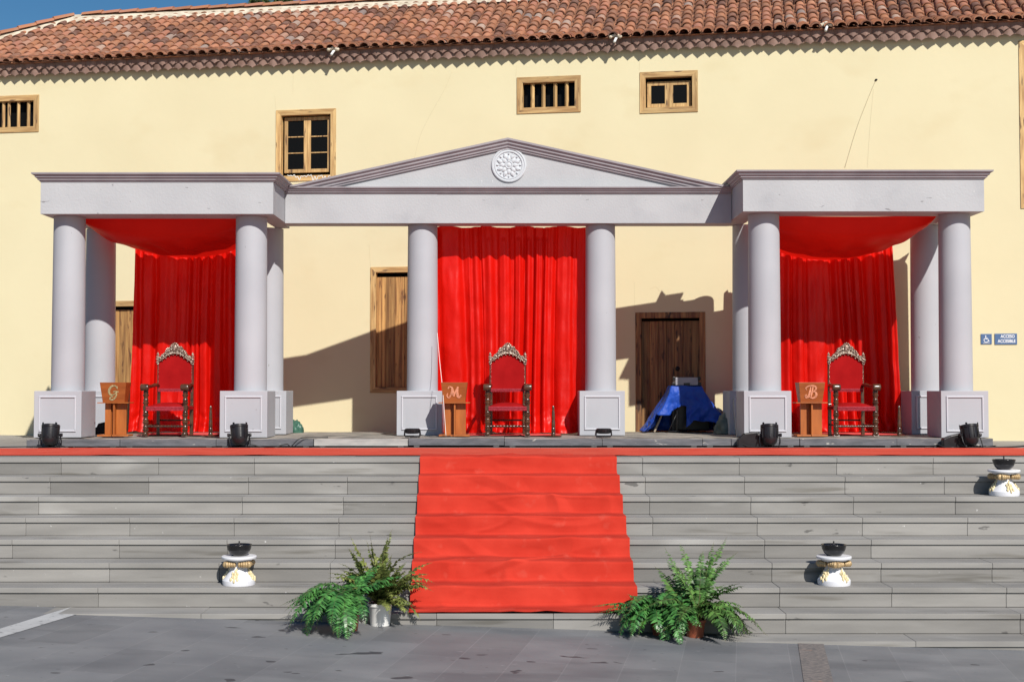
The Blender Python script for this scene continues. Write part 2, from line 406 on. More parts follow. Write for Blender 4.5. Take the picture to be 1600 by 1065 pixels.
# terrace paving
tr = MB(); ty = [15.19, 16.1, 17.0, 17.9, 18.8, 19.7, 20.6, 21.5, 22.4, 23.3, 24.2, 40]
for j in range(len(ty)-1):
    n_ = nj0
    while n_ <= nj1:
        x0 = joint0 + n_*PX + (.5*PX if j % 2 else 0)
        tr.box(x0+.002, x0+PX-.002, ty[j]+.002, ty[j+1]-.002, -.05, (hh(n_,j,8)-.5)*.002, r=.55+.4*hh(n_,j))
        n_ += 1
struct(tr.build('terrace', m_stone))
g = MB(); g.quad((XL,15.15,-.03),(XR,15.15,-.03),(XR,60,-.03),(XL,60,-.03)); struct(g.build('terrace_bed', m_stone, fixn=False))

# ================================================================== BUILDING
bld = thing('building', 'long yellow plastered building with brown wooden windows and a clay tiled roof behind the stage', 'building', WO, -TH)
def rect_px(x0, x1, y0, y1):
    s0, z1 = aw(x0, (y0+y1)/2)[0], aw((x0+x1)/2, y0)[1]
    s1, z0 = aw(x1, (y0+y1)/2)[0], aw((x0+x1)/2, y1)[1]
    return s0, s1, z0, z1
RO = .215
EZ1 = aw(1180, 73.6, .115)[1]; EZ2 = aw(1180, 64, .145)[1]; EZ3 = aw(1180, 51, RO)[1]
RIDR = 2.77; FL = .75
def rh(r):                                  # roof height over its eave at inward distance r
    return (r*math.tan(R(17)) if r < FL else FL*math.tan(R(17)) + (r-FL)*math.tan(R(31)))
RZ = EZ3 + .015
WTOP = RZ - .035
# ridge left end
def aridge(px):
    # intersect with the vertical plane of the ridge
    return aw(px, 22, out=-(RIDR-RO))[0]
SR0 = aridge(113); SL = SR0 - RIDR; SRR = 13.5
ops = {
 'win_bars_left': rect_px(-46,61,150,208),
 'win_tall': rect_px(431,525,171,283),
 'win_bars': rect_px(807.5,907.5,119.5,177),
 'win_two': rect_px(999.5,1090.5,111.5,176.5),
 'win_right': rect_px(1593,1690,62,325),
 'shutter': rect_px(578.5,682,416.5,613.5),
 'door_left': rect_px(124,240,470,690),
 'door_right': rect_px(993,1102.5,487.5,690),
}
for k_ in ('door_left','door_right'):
    s0,s1,z0,z1 = ops[k_]; ops[k_] = (s0,s1,0.0,z1)
FRW = .012        # frames stand a little proud
def inner(rc, fw): return (rc[0]+fw, rc[1]-fw, rc[2]+fw if rc[2] > 0 else 0.0, rc[3]-fw)
S0, S1 = SL+RO, SRR-RO
cs = sorted(set([S0, S1] + [round(v,5) for rc in ops.values() for v in rc[:2]])); cz = sorted(set([-.05, WTOP] + [round(v,5) for rc in ops.values() for v in rc[2:]]))
wb = MB(); vid = {}
def vv(s_, z_):
    k_ = (round(s_,5), round(z_,5))
    if k_ not in vid: vid[k_] = len(wb.v); wb.v.append((s_, 0, z_))
    return vid[k_]
for i in range(len(cs)-1):
    for j in range(len(cz)-1):
        ms, mz = (cs[i]+cs[i+1])/2, (cz[j]+cz[j+1])/2
        if any(rc[0] < ms < rc[1] and rc[2] < mz < rc[3] for rc in ops.values()): continue
        wb.face((vv(cs[i],cz[j]), vv(cs[i+1],cz[j]), vv(cs[i+1],cz[j+1]), vv(cs[i],cz[j+1])))
for rc in ops.values():
    a0,a1,b0,b1 = rc; D = .34
    wb.quad((a0,0,b0),(a0,0,b1),(a0,D,b1),(a0,D,b0)); wb.quad((a1,0,b0),(a1,D,b0),(a1,D,b1),(a1,0,b1))
    wb.quad((a0,0,b1),(a1,0,b1),(a1,D,b1),(a0,D,b1)); wb.quad((a0,0,b0),(a0,D,b0),(a1,D,b0),(a1,0,b0))
DB = 2*RIDR - 2*RO
wb.quad((S0,0,-.05),(S0,0,WTOP),(S0,DB,WTOP),(S0,DB,-.05)); wb.quad((S1,0,-.05),(S1,DB,-.05),(S1,DB,WTOP),(S1,0,WTOP))
wb.quad((S0,DB,-.05),(S0,DB,WTOP),(S1,DB,WTOP),(S1,DB,-.05))
wall = wb.build('wall', m_plaster, bld, fixn=False)
def frame_parts(rc, fw, name, m1=m_wood, m2=m_woodh, out=.014, dep=.10, sill=True):
    a0,a1,b0,b1 = rc[0]+.001, rc[1]-.001, rc[2]+.001, rc[3]-.001
    O = [(a0,b0),(a1,b0),(a1,b1),(a0,b1)]; bi = b0+fw if sill else b0
    I = [(a0+fw,bi),(a1-fw,bi),(a1-fw,b1-fw),(a0+fw,b1-fw)]
    v = MB(); mi = []
    for y in (-out, dep):
        v.v += [(p[0],y,p[1]) for p in O] + [(p[0],y,p[1]) for p in I]
    for i in range(4):
        if i == 0 and not sill: continue
        j = (i+1) % 4; rr = rnd.random()
        for q in ((i,j,4+j,4+i),(8+i,12+i,12+j,8+j),(i,8+i,8+j,j),(4+i,4+j,12+j,12+i)): v.face(q, rr); mi.append(i % 2)
    if not sill:
        for (q) in ((0,4,12,8),(1,9,13,5)): v.face(q, .5); mi.append(1)
    fr = v.build(name, m2, bld, fixn=True); fr.data.materials.append(m1)
    fr.data.polygons.foreach_set('material_index', mi)
    md = fr.modifiers.new('bevel','BEVEL'); md.width = .004; md.segments = 2; md.limit_method = 'ANGLE'; md.angle_limit = R(35)
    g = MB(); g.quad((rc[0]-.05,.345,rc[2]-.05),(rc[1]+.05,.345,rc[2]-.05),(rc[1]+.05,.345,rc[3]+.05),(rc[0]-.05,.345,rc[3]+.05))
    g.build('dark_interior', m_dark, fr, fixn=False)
    return fr
def mm(px): return px/103.0
# barred windows
for key, bars in (('win_bars_left', [-22, 3, 11.5, 26.5, 42]), ('win_bars', [831.5, 848.5, 867, 885])):
    rc = ops[key]; fr = frame_parts(rc, mm(9.5), 'window'); a = inner(rc, mm(9.5))
    for p in bars:
        s_ = aw(p, 180 if key == 'win_bars_left' else 148)[0]
        b = MB(); Mx = Matrix.Translation((s_, .05, 0)) @ Matrix.Rotation(PI/4, 4, 'Z')
        b.box(-.021,.021,-.021,.021, a[2]-.002, a[3]+.002, Mx, r=rnd.random()); b.build('bar', m_wood, fr)
    g = MB(); g.box(a[0],a[1],.16,.18,a[2]-.01,a[3]+.01); g.build('pane', m_glass, fr)
# casement windows
def casement(fr, c0, c1, z0, z1, panes, cw=.045, y=.06, mullw=.018):
    c = MB()
    c.box(c0,c0+cw,y,y+.04,z0,z1,r=rnd.random()); c.box(c1-cw,c1,y,y+.04,z0,z1,r=rnd.random())
    c.box(c0+cw,c1-cw,y+.001,y+.039,z0,z0+cw,r=rnd.random()); c.box(c0+cw,c1-cw,y+.001,y+.039,z1-cw,z1,r=rnd.random())
    for k_ in range(1,panes):
        zz = z0+cw+(z1-z0-2*cw)*k_/panes; c.box(c0+cw,c1-cw,y+.002,y+.038,zz-mullw/2,zz+mullw/2,r=rnd.random())
    c.build('casement', m_wood, fr, bevel=.003)
    g = MB(); g.box(c0+cw-.004,c1-cw+.004,y+.016,y+.022,z0+cw-.004,z1-cw+.004); g.build('pane', m_glass, fr)
rc = ops['win_tall']; fr = frame_parts(rc, mm(9), 'window'); a = inner(rc, mm(9)); mid = (a[0]+a[1])/2
casement(fr, a[0]+.03, mid-.002, a[2]+.06, a[3]-.02, 3, .055, .07); casement(fr, mid+.002, a[1]-.02, a[2]+.06, a[3]-.02, 3, .055, .07)
rc = ops['win_two']; fr = frame_parts(rc, mm(9), 'window'); a = inner(rc, mm(9)); mid = (a[0]+a[1])/2
casement(fr, a[0]+.02, mid-.002, a[2]+.01, a[3]-.05, 1, .06, .07); casement(fr, mid+.002, a[1]-.02, a[2]+.01, a[3]-.05, 1, .06, .07)
rc = ops['win_right']; fr = frame_parts(rc, .10, 'window'); a = inner(rc, .10); mid = (a[0]+a[1])/2
casement(fr, a[0], mid-.002, a[2], a[3], 3, .07, .04); casement(fr, mid+.002, a[1], a[2], a[3], 3, .07, .04)
# shutter and doors
def boards(rc, name, m, n_, y0=.05, gap_=.004):
    d = MB(); wd = (rc[1]-rc[0])/n_
    for i in range(n_):
        x0 = rc[0]+wd*i; dy = rnd.uniform(-.004,.004)
        d.box(x0+gap_/2, x0+wd-gap_/2, y0+dy, y0+.05, rc[2]+.003, rc[3]-rnd.uniform(0,.006), r=rnd.random())
    return d.build(name, m, bld, bevel=.003)
rc = ops['shutter']; frame_parts(rc, mm(9), 'window_frame'); a = inner(rc, mm(9)); boards((a[0],a[1],a[2],a[3]-.06), 'shutter', m_shut, 6, .06)
rc = ops['door_left']; frame_parts(rc, mm(9), 'door_frame', sill=False); a = inner(rc, mm(9))
boards((a[0],a[1],.01,a[3]-.05), 'door', m_shut, 8, .07)
rc = ops['door_right']; frame_parts(rc, mm(9), 'door_frame', m_door, m_door, sill=False); a = inner(rc, mm(9))
dr = boards((a[0],a[1],.01,a[3]-.04), 'door', m_door, 7, .07)
h = MB(); h.lathe([(.03,0),(.034,.01),(.02,.02),(.012,.03)], 14, Matrix.Translation((a[0]+.62*(a[1]-a[0]), .07, 1.05)) @ Matrix.Rotation(PI/2,4,'X')); h.build('handle', m_black, dr, smooth=True)

# eave courses of scalloped tiles
def course(zc_, out, pitch, ph, top_dz, nout, name):
    e = MB(); n_ = int((SRR-SL)/pitch)+1
    for i in range(n_):
        c = SL + (i+ph)*pitch; K = 8; rr = hh(i, ph*7, 4); jz = (hh(i,ph,5)-.5)*.020; jo = (hh(i,ph,6)-.5)*.012
        bot = []; top = []; und = []
        for k_ in range(K+1):
            t = k_/K*2-1; x = c + t*pitch/2*.985
            bz = zc_ + jz + .042*(1-(1-abs(t))**2)
            bo = out + jo + .030*(math.cos(t*PI/2)) - .018
            bot.append((x, -bo, bz)); top.append((x, -nout - .012*math.cos(t*PI/2), zc_+top_dz)); und.append((x, -(out-.022), bz+.016))
        n0 = len(e.v); e.v += bot + top + und
        for k_ in range(K):
            e.face((n0+k_, n0+k_+1, n0+K+1+k_+1, n0+K+1+k_), rr)
            e.face((n0+k_, n0+2*(K+1)+k_, n0+2*(K+1)+k_+1, n0+k_+1), rr*.5)
    e.build(name, m_eave, bld, smooth=False, fixn=False)
course(EZ1, .105, .176, 0, .12, .105, 'lower_eave_course')
course(EZ2, .135, .176, .5, .13, .145, 'upper_eave_course')
# roof
def roofp(s_, r_, up=0.0):
    return (s_, -RO + r_, RZ + rh(r_) + up)
un = MB()
def slope_n(r_): return R(17) if r_ < FL else R(31)
nS = 60
rr_ = [0, FL, RIDR]
for j in range(2):
    r0, r1 = rr_[j], rr_[j+1]
    un.quad(roofp(SL+r0, r0), roofp(SRR-r0, r0), roofp(SRR-r1, r1), roofp(SL+r1, r1))
def rp2(kind, r_, e):      # side and back slopes
    if kind == 'L': return (SL+r_, -RO + (r_ if e == 0 else 2*RIDR-r_), RZ+rh(r_))
    if kind == 'R': return (SRR-r_, -RO + (r_ if e == 0 else 2*RIDR-r_), RZ+rh(r_))
    return ((SL+r_) if e == 0 else (SRR-r_), -RO+2*RIDR-r_, RZ+rh(r_))
for kd in 'LRB':
    for j in range(2):
        r0, r1 = rr_[j], rr_[j+1]
        un.quad(rp2(kd,r0,0), rp2(kd,r0,1), rp2(kd,r1,1), rp2(kd,r1,0))
un.quad((SL,-RO,RZ-.0),(SRR,-RO,RZ),(SRR,0.1,RZ-.03),(SL,0.1,RZ-.03))
roof = un.build('roof', m_under, bld, fixn=False)
tl = MB(); tl2 = MB()
qs = [0.0]
for i in range(5): qs.append(qs[-1] + .115)
def cumq(r_): return r_/math.cos(R(17)) if r_ < FL else FL/math.cos(R(17)) + (r_-FL)/math.cos(R(31))
QF = FL/math.cos(R(17)); QM = cumq(RIDR)
while qs[-1] < QM-.14: qs.append(qs[-1]+.245)
def rofq(q): return q*math.cos(R(17)) if q < QF else FL + (q-QF)*math.cos(R(31))
def one_tile(T, s_, q0, length, hw, up, kind_pt, rr):
    # barrel tile from q0 (low end) to q0+length, with the thickness showing at the low end
    K = 6; th = .014
    r0 = rofq(max(q0,0)); pa = kind_pt(s_, q0); pb = kind_pt(s_, q0+length)
    ax = (pb-pa).normalized(); side = Vector((1,0,0)) if kind_pt is fpt else Vector((0,-1,0)); nrm = side.cross(ax).normalized()
    if nrm.z < 0: nrm = -nrm
    n0 = len(T.v); skew = (hh(s_,q0,1)-.5)*.012
    for (p, hwf, uu, th_) in ((pa, hw, up, 0), (pb, hw*.80, up*.35-.01, 0), (pa, hw-th, up-th*.4, 1)):
        for k_ in range(K+1):
            a_ = PI*k_/K; T.v.append(tuple(p + side*(-hwf*math.cos(a_)+skew*(p is pb)) + nrm*(uu + (hwf*.80)*math.sin(a_))))
    m_ = K+1
    for k_ in range(K):
        T.face((n0+k_, n0+k_+1, n0+m_+k_+1, n0+m_+k_), rr)
        T.face((n0+2*m_+k_, n0+2*m_+k_+1, n0+k_+1, n0+k_), rr*.8)
def fpt(s_, q):
    q_ = min(q, QM+.1); r_ = rofq(q_) if q_ >= 0 else q_*math.cos(R(17)); h_ = rh(r_) if r_ >= 0 else r_*math.tan(R(17))
    return Vector((s_, -RO+r_, RZ+h_))
TP = .176
ncol = int((SRR-SL)/TP)
for c_ in range(ncol):
    s_ = SL + (c_+.5)*TP
    wob = .02*mn.noise((s_*.7, 0, 0))
    for i, q in enumerate(qs):
        r_ = rofq(q)
        if s_ < SL + r_ + .02 or s_ > SRR - r_ - .02: continue
        ln = .30 if i < 6 else .36
        jq = (hh(c_,i,3)-.5)*(.05 if i else .045)
        rr = min(1,max(0, .68*hh(c_,i,1)+.32*hh(c_,i,2) + .22*mn.noise((s_*.6,q*.9,5))))
        if hh(c_,i,12) < .045: rr = .94 + .06*hh(c_,i,13)
        elif hh(c_,i,12) > .93: rr = .05
        one_tile(tl, s_ + wob*(q/QM) + (hh(c_,i,7)-.5)*.018, q + jq - (.02 if i == 0 else 0), ln, .076 + (hh(c_,i,8)-.5)*.012, .022 + .012*(i < 6), fpt, rr)
tl.build('cover_tiles', m_tile, roof, smooth=False, auto=40, fixn=False)
# mortar bits under the front tiles
g = MB()
for c_ in range(ncol):
    s_ = SL + c_*TP
    for kq in range(2):
        if hh(c_,kq,21) < .45:
            g.ball((s_+(hh(c_,kq,22)-.5)*.06, -RO+.01+(hh(c_,kq,24))*.03, RZ+.008+(hh(c_,kq,23)-.5)*.02), .022, .02, .016, 6, 4)
g.build('mortar_crumbs', m_under, roof)['kind'] = 'stuff'
# ridge and hip: mortar band and cap tiles
rg = MB(); cpn = MB()
def ridge_line(p0, p1, flip=1):
    p0 = Vector(p0); p1 = Vector(p1); L_ = (p1-p0).length; ax = (p1-p0).normalized()
    side = ax.cross(Vector((0,0,1))).normalized(); n_ = max(1,int(L_/.34))
    # mortar: low wide prism with a ragged edge
    def fn(u, v_):
        p = p0.lerp(p1, u); q = (v_*2-1); wdt = .22 + .05*mn.noise((u*L_*1.9, q, 3.3))
        return p + side*(q*wdt) + Vector((0,0, .115 - .20*abs(q)**1.1*1.0 + .01*mn.noise((u*L_*5,q*3,1))))
    rg.grid(fn, max(8,int(L_/.12)), 8)
    for i in range(n_):
        a_ = p0 + ax*(i*.34); b_ = p0 + ax*(i*.34+.40); K = 6; n0 = len(cpn.v); rr = .3+.45*hh(i,L_)
        for (p, hw, uu) in ((a_, .10, .10), (b_, .085, .085), (a_, .086, .09)):
            for k_ in range(K+1):
                an = PI*k_/K; cpn.v.append(tuple(p + side*(-hw*math.cos(an)) + Vector((0,0,uu + hw*.75*math.sin(an)))))
        for k_ in range(K):
            cpn.face((n0+k_, n0+k_+1, n0+K+1+k_+1, n0+K+1+k_), rr); cpn.face((n0+2*(K+1)+k_, n0+2*(K+1)+k_+1, n0+k_+1, n0+k_), rr)
rt0 = (SL+RIDR, -RO+RIDR, RZ+rh(RIDR)); rt1 = (SRR-RIDR, -RO+RIDR, RZ+rh(RIDR))
ridge_line(rt1, rt0); cp1 = cpn; cpn = MB()
mid_ = (SL+FL, -RO+FL, RZ+rh(FL))
ridge_line(mid_, rt0); ridge_line((SL,-RO,RZ), mid_)
rgo = rg.build('ridge_mortar', m_mortar, roof, smooth=True)
cp1.build('ridge_tiles', m_tile, rgo, auto=40, fixn=False); cpn.build('hip_tiles', m_tile, rgo, auto=40, fixn=False)
# drain spouts with mortar blobs
for (px, py) in ((519,84),(961,64),(1291,46)):
    s_, z_ = aw(px, py, .25)
    g = MB(); g.tube([(s_+.03,-.14,z_+.10),(s_+.01,-.22,z_+.04),(s_-.01,-.27,z_-.025)], .020, 10); sp_ = g.build('drain_spout', m_pipe, bld, smooth=True)
    g = MB()
    for k_ in range(5): g.ball((s_+(k_-2)*.035,-.20+.01*(k_%2),z_+.10-.012*abs(k_-2)), .035,.04,.03, 8,5)
    g.build('mortar', m_mortar, sp_, smooth=True)
# plaster cracks: hairline wires on the facade
def wire_px(pts, out, rad, name, label, cat, m):
    P = []
    for (px,py) in pts:
        s_, z_ = aw(px, py, out); P.append(WO + ES*s_ - EN*out + Vector((0,0,z_)))
    b0 = P[-1].copy(); mb = MB(); mb.tube(crom(P,5), rad, 5)
    return single(name, mb, m, label, cat, b0, smooth=True)
m_crack = M('plaster_crack', (.56,.49,.32), None, .9)
for pts in ([(706,113),(694,140),(676,172),(660,205),(650,235),(646,262)], [(430,150),(430.5,171)], [(807,104),(806.5,119)], [(999,96),(999.5,111)], [(577.5,382),(578,416)], [(991,440),(992,487)],
            [(1364,140),(1360,200),(1356,262)], [(458,148),(459,118)], [(1015,452),(1024,448),(1030,455)]):
    mb = MB(); mb.tube(crom([(lambda q: (q[0], 0.0, q[1]))(aw(px+.8*math.sin(py), py)) for px, py in pts], 4), .0028, 4); mb.build('crack', m_crack, wall)
m_wire = M('thin_grey_wire', (.30,.24,.15), None, .7)
wire_px([(1369,126),(1366,131),(1352,165),(1337,205),(1320,262)], .006, .0022, 'wire', 'thin drooping grey wire pinned to the yellow wall above the right pavilion', 'wire', m_wire)
g = MB(); s_, z_ = aw(1369,125); g.ball((s_,-.012,z_), .02,.012,.014, 8,5); g.build('wall_hook', m_black, bld)

# ================================================================== signs
def text_mesh(body, size, ext=.0015, bold=.0):
    cu = bpy.data.curves.new('t', 'FONT'); cu.body = body; cu.size = size; cu.extrude = ext; cu.offset = bold; cu.align_x = 'CENTER'; cu.align_y = 'CENTER'
    cu.space_line = .95
    o = bpy.data.objects.new('t', cu); me = bpy.data.meshes.new_from_object(o); bpy.data.objects.remove(o); return me
def sign(rcpx, label):
    s0,s1,z0,z1 = rect_px(*rcpx); cx, cz_ = (s0+s1)/2, (z0+z1)/2
    o = thing('sign', label, 'sign', WO + ES*cx + Vector((0,0,cz_)), -TH)
    b = MB(); b.box(-(s1-s0)/2,(s1-s0)/2,-.012,0.0,-(z1-z0)/2,(z1-z0)/2); b.build('plate', m_signb, o, bevel=.003)
    return o, s1-s0, z1-z0
o, sw, sh = sign((1532.5,1549.5,521.5,537.5), 'small square blue wheelchair sign on the yellow wall beside the right pavilion')
def strokes(paths, y=-.0135, th=.004):
    mb = MB()
    for (pts, wd) in paths:
        P = crom([Vector((p[0],0,p[1])) for p in pts], 6) if len(pts) > 2 else [Vector((p[0],0,p[1])) for p in pts]
        n_ = len(P)
        for i in range(n_-1):
            d = (P[i+1]-P[i]); 
            if d.length < 1e-6: continue
            d.normalize(); nn = Vector((-d.z,0,d.x))
            w0 = (wd[0]+(wd[1]-wd[0])*math.sin(PI*i/(n_-1))) if isinstance(wd, tuple) else wd
            w1 = (wd[0]+(wd[1]-wd[0])*math.sin(PI*(i+1)/(n_-1))) if isinstance(wd, tuple) else wd
            yy = y - .00004*i
            a_,b_,c_,d_ = P[i]+nn*w0/2-d*w0*.2, P[i]-nn*w0/2-d*w0*.2, P[i+1]-nn*w1/2+d*w1*.2, P[i+1]+nn*w1/2+d*w1*.2
            mb.prism([(a_.x,a_.z),(b_.x,b_.z),(c_.x,c_.z),(d_.x,d_.z)], yy, yy+th)
    return mb
k = sh*.5
def circ(cx, cz_, r_, a0, a1, n_=14): return [(cx+r_*math.cos(R(a0+(a1-a0)*i/n_)), cz_+r_*math.sin(R(a0+(a1-a0)*i/n_))) for i in range(n_+1)]
mb = strokes([(circ(-.05*k,-.22*k,.40*k,115,395), .11*k), ([(-.12*k,.42*k),(-.08*k,0)], .14*k), ([(-.08*k,0),(.28*k,-.02*k)], .13*k),
              ([(.28*k,-.02*k),(.42*k,-.45*k)], .13*k), ([(.42*k,-.45*k),(.58*k,-.38*k)], .11*k), ([(-.10*k,.22*k),(.22*k,.20*k)], .09*k),
              ([(-.6*k,-.80*k),(.6*k,-.80*k)], .06*k)])
mb.ball((-.13*k,-.0135,.60*k), .12*k, .003, .12*k, 12, 6); mb.build('wheelchair_symbol', m_signw, o)
o, sw, sh = sign((1554,1589,521,538), 'wide blue sign reading ACCESO ACCESIBLE on the yellow wall')
for i, (t_, zz, sx) in enumerate((('ACCESO', .235, 1.0), ('ACCESIBLE', -.20, 1.0))):
    me = text_mesh(t_, sh*.40, .001, sh*.010); me.transform(Matrix.Translation((sw*(.08 if i == 0 else .03), -.0135, zz*sh)) @ Matrix.Rotation(PI/2,4,'X') @ Matrix.Diagonal((.80,1.0,1,1)))
    me.materials.append(m_signw); q = bpy.data.objects.new('lettering', me); COL.objects.link(q); q.parent = o

# ================================================================== STAGE
SZ = .113; SY0, SY1 = 17.55, 19.95
edges = [42, 188, 338, 490, 638, 788, 941, 1098, 1250, 1402, 1553]
for i in range(10):
    x0, x1 = X(edges[i], SY0, 690)+.003, X(edges[i+1], SY0, 690)-.003
    cx = (x0+x1)/2; hw = (x1-x0)/2
    dz = (hh(i,2)-.5)*.012; dy = (hh(i,5)-.5)*.05
    nth = ['leftmost of the row, under the left pavilion corner pedestal','second from the left, under the left lectern and chair','third from the left, under the inner left pedestal','fourth from the left, with a pale unpainted front edge','fifth from the left, under the M lectern','sixth from the left, under the middle chair','seventh from the left, under the right middle pedestal','eighth from the left, in front of the blue tarpaulin','ninth from the left, under the lectern marked B','rightmost of the row, under the right pavilion corner pedestal'][i]
    o = thing('stage_deck', 'low weathered stage deck, ' + nth, 'stage deck', (cx, SY0+dy, 0), 0, 'low stage decks set in a row')
    SY1 = min(20.35, WY - .168*x1 - .12)
    t = MB(); t.box(-hw,hw,.012,SY1-SY0,SZ-.022+dz,SZ+dz, r=.3+.5*hh(i,1)); t.build('top_board', m_deckt, o)
    f = MB(); f.box(-hw,hw,0,.03,.022+dz,SZ-.004+dz); f.box(-hw,hw,SY1-SY0-.04,SY1-SY0-.001,.03,SZ-.024+dz); f.box(-hw,-hw+.03,.031,SY1-SY0-.041,.03,SZ-.024+dz); f.box(hw-.03,hw,.031,SY1-SY0-.041,.03,SZ-.024+dz)
    f.build('edge_frame', m_deckl if i == 3 else m_deckf, o, bevel=.003)
    for sx in (-1,1):
        for yy in (.06, SY1-SY0-.1):
            q = MB(); q.box(sx*(hw-.10)-.035, sx*(hw-.10)+.035, yy, yy+.06, 0.0, .03+dz); q.build('foot', m_foot, o)
# red mats on the deck
for (x0,x1,yA,yB,lab) in ((-.62,.66,18.25,19.0,'red floor mat on the deck under the middle chair'),(-5.05,-4.0,18.5,19.55,'red floor mat on the deck under the left chair'),(4.1,5.3,18.5,19.55,'red floor mat on the deck under the right chair')):
    g = MB()
    g.grid(lambda u,v: (x0+(x1-x0)*u, yA+(yB-yA)*v, SZ+.016+.004*mn.noise((u*5,v*5,x0))), 16, 8)
    single('floor_mat', g, m_mat, lab, 'mat', (x0,yA,SZ), smooth=True)

# ------------------------------------------------------------------ columns on pedestals
PW = .612; PH = .60; CTOP = 2.965
def pedestal_col(cx, yf, label, group, coff=0.0, top=CTOP, rb=.212, rt=.202, depth=PW):
    o = thing('column', label, 'column', (cx, yf, SZ+.006), 0, group)
    p = MB(); p.box(-PW/2, PW/2, 0, depth, 0, PH); ped = p.build('pedestal', m_paint2, o, bevel=.006)
    # applied moulding frames on the front
    fr = MB()
    for (x0,x1,z0,z1) in ((-PW/2+.065, PW/2-.065, .075, PH-.065),):
        mw = .022
        for (a0,a1,b0,b1) in ((x0,x1,z1-mw,z1),(x0,x1,z0,z0+mw),(x0,x0+mw,z0+mw,z1-mw),(x1-mw,x1,z0+mw,z1-mw)):
            fr.box(a0,a1,-.016,-.0005,b0,b1)
    fr.build('panel_moulding', m_white, ped, bevel=.006)
    h = top - (SZ+.006) - PH
    s_ = MB(); prof = [(rb, 0)] + [(rb+(rt-rb)*t**1.4, h*t) for t in (.1,.25,.4,.55,.7,.85,1.0)]
    s_.lathe(prof, 56, Matrix.Translation((coff, .31, PH))); s_.build('shaft', m_paint2, o, auto=40)
    return o
G1 = 'grey columns on square panelled pedestals'
pedestal_col(-5.855, 17.75, 'grey column on square pedestal at the outer front corner of the left pavilion', G1, .03, top=2.998)
pedestal_col(-3.46, 17.75, 'grey column on square pedestal at the inner front corner of the left pavilion', G1, .03, top=2.998)
pedestal_col(-5.82, 19.12, 'grey column at the outer back corner of the left pavilion, half in shade', G1, top=2.998)
pedestal_col(-3.43, 19.05, 'grey column at the inner back corner of the left pavilion', G1, top=2.998)
pedestal_col(-1.25, 18.58, 'grey column left of the middle red curtain', G1, .02, top=2.986)
pedestal_col(1.217, 18.58, 'grey column right of the middle red curtain', G1, 0, top=2.986)
pedestal_col(3.295, 17.75, 'grey column on square pedestal at the inner front corner of the right pavilion', G1, .02, top=3.031)
pedestal_col(5.835, 17.75, 'grey column on square pedestal at the outer front corner of the right pavilion', G1, -.01, top=3.031)
pedestal_col(5.83, 19.05, 'grey column at the outer back corner of the right pavilion, partly in shade', G1, top=3.031)
pedestal_col(3.30, 18.95, 'dark shaded grey column at the inner back corner of the right pavilion', G1, top=3.031)

# ------------------------------------------------------------------ entablatures
CPROF = [(0,0),(.012,0),(.014,.012),(.032,.020),(.034,.036),(.040,.040),(.058,.052),(.060,.068),(.066,.072),(.092,.088),(.095,.108),(0,.108)]
def cornice_loop(mb, x0, x1, y0, y1, z, prof):
    cor = [(x0,y0,-1,-1),(x1,y0,1,-1),(x1,y1,1,1),(x0,y1,-1,1)]
    for i in (0,1,3):
        a_, b_ = cor[i], cor[(i+1)%4]
        for j in range(len(prof)-1):
            (o0,h0),(o1,h1) = prof[j], prof[j+1]
            mb.quad((a_[0]+a_[2]*o0,a_[1]+a_[3]*o0,z+h0),(b_[0]+b_[2]*o0,b_[1]+b_[3]*o0,z+h0),(b_[0]+b_[2]*o1,b_[1]+b_[3]*o1,z+h1),(a_[0]+a_[2]*o1,a_[1]+a_[3]*o1,z+h1))
def pavilion_top(x0, x1, label, dz):
    y0, y1 = 17.70, 19.80; zb, zt = 2.968+dz, 3.388+dz; bt = .50
    o = thing('entablature', label, 'entablature', ((x0+x1)/2, y0, zb), 0, 'pavilion entablatures')
    hw = (x1-x0)/2; D = y1-y0; h = zt-zb
    b = MB()
    D = 18.96-y0; sb = .24
    b.box(-hw, hw, 0, bt, 0, h); b.box(-hw, -hw+sb, bt, D, 0, h); b.box(hw-sb, hw, bt, D, 0, h)
    for sx in (-1,1):
        r_ = MB(); xa, xb = sorted((sx*(hw-.05), sx*(hw-sb+.002))); r_.box(xa, xb, D+.001, 1.62, .002, .085); r_.build('side_rail', m_paint, o)
    b.build('beam', m_paint, o)
    c = MB(); cornice_loop(c, -hw-.001, hw+.001, -.001, D+.001, h-.004, CPROF)
    c.box(-hw,hw,0,bt+.0,h+.08,h+.1035); c.box(-hw,-hw+sb,bt,D,h+.08,h+.1035); c.box(hw-sb,hw,bt,D,h+.08,h+.1035)
    c.build('cornice', m_corn, o, fixn=False)
    return o
pavilion_top(-6.09, -3.085, 'grey box entablature with stepped cornice across the left pavilion columns', .033)
pavilion_top(2.985, 6.10, 'grey box entablature with stepped cornice across the right pavilion columns', .066)
# middle entablature with pediment
y0 = 18.60; zb, zt = 2.990, 3.392
xl, xr = -3.083, 2.983
me_ = thing('entablature', 'long grey middle entablature with a low triangular pediment and round medallion', 'entablature', (0, y0, zb))
b = MB(); xm = X(683,18.6,330); b.box(xl+.004, xm-.0015, 0, .36, 0, zt-zb); b.box(xm-.0015, xr-.004, .003, .36, .001, zt-zb)
b.build('beam', m_paint, me_)
h = zt-zb
cc = MB()
pf = [(o*.85, z_*.80) for o, z_ in CPROF]
for j in range(len(pf)-1):
    (o0,h0),(o1,h1) = pf[j], pf[j+1]
    cc.quad((xl+.005,-o0,h+h0-.003),(xr-.005,-o0,h+h0-.003),(xr-.005,-o1,h+h1-.003),(xl+.005,-o1,h+h1-.003))
cc.quad((xl+.005,0,h+.083),(xr-.005,0,h+.083),(xr-.005,.36,h+.083),(xl+.005,.36,h+.083))
cc.build('cornice', m_corn, me_, fixn=False)
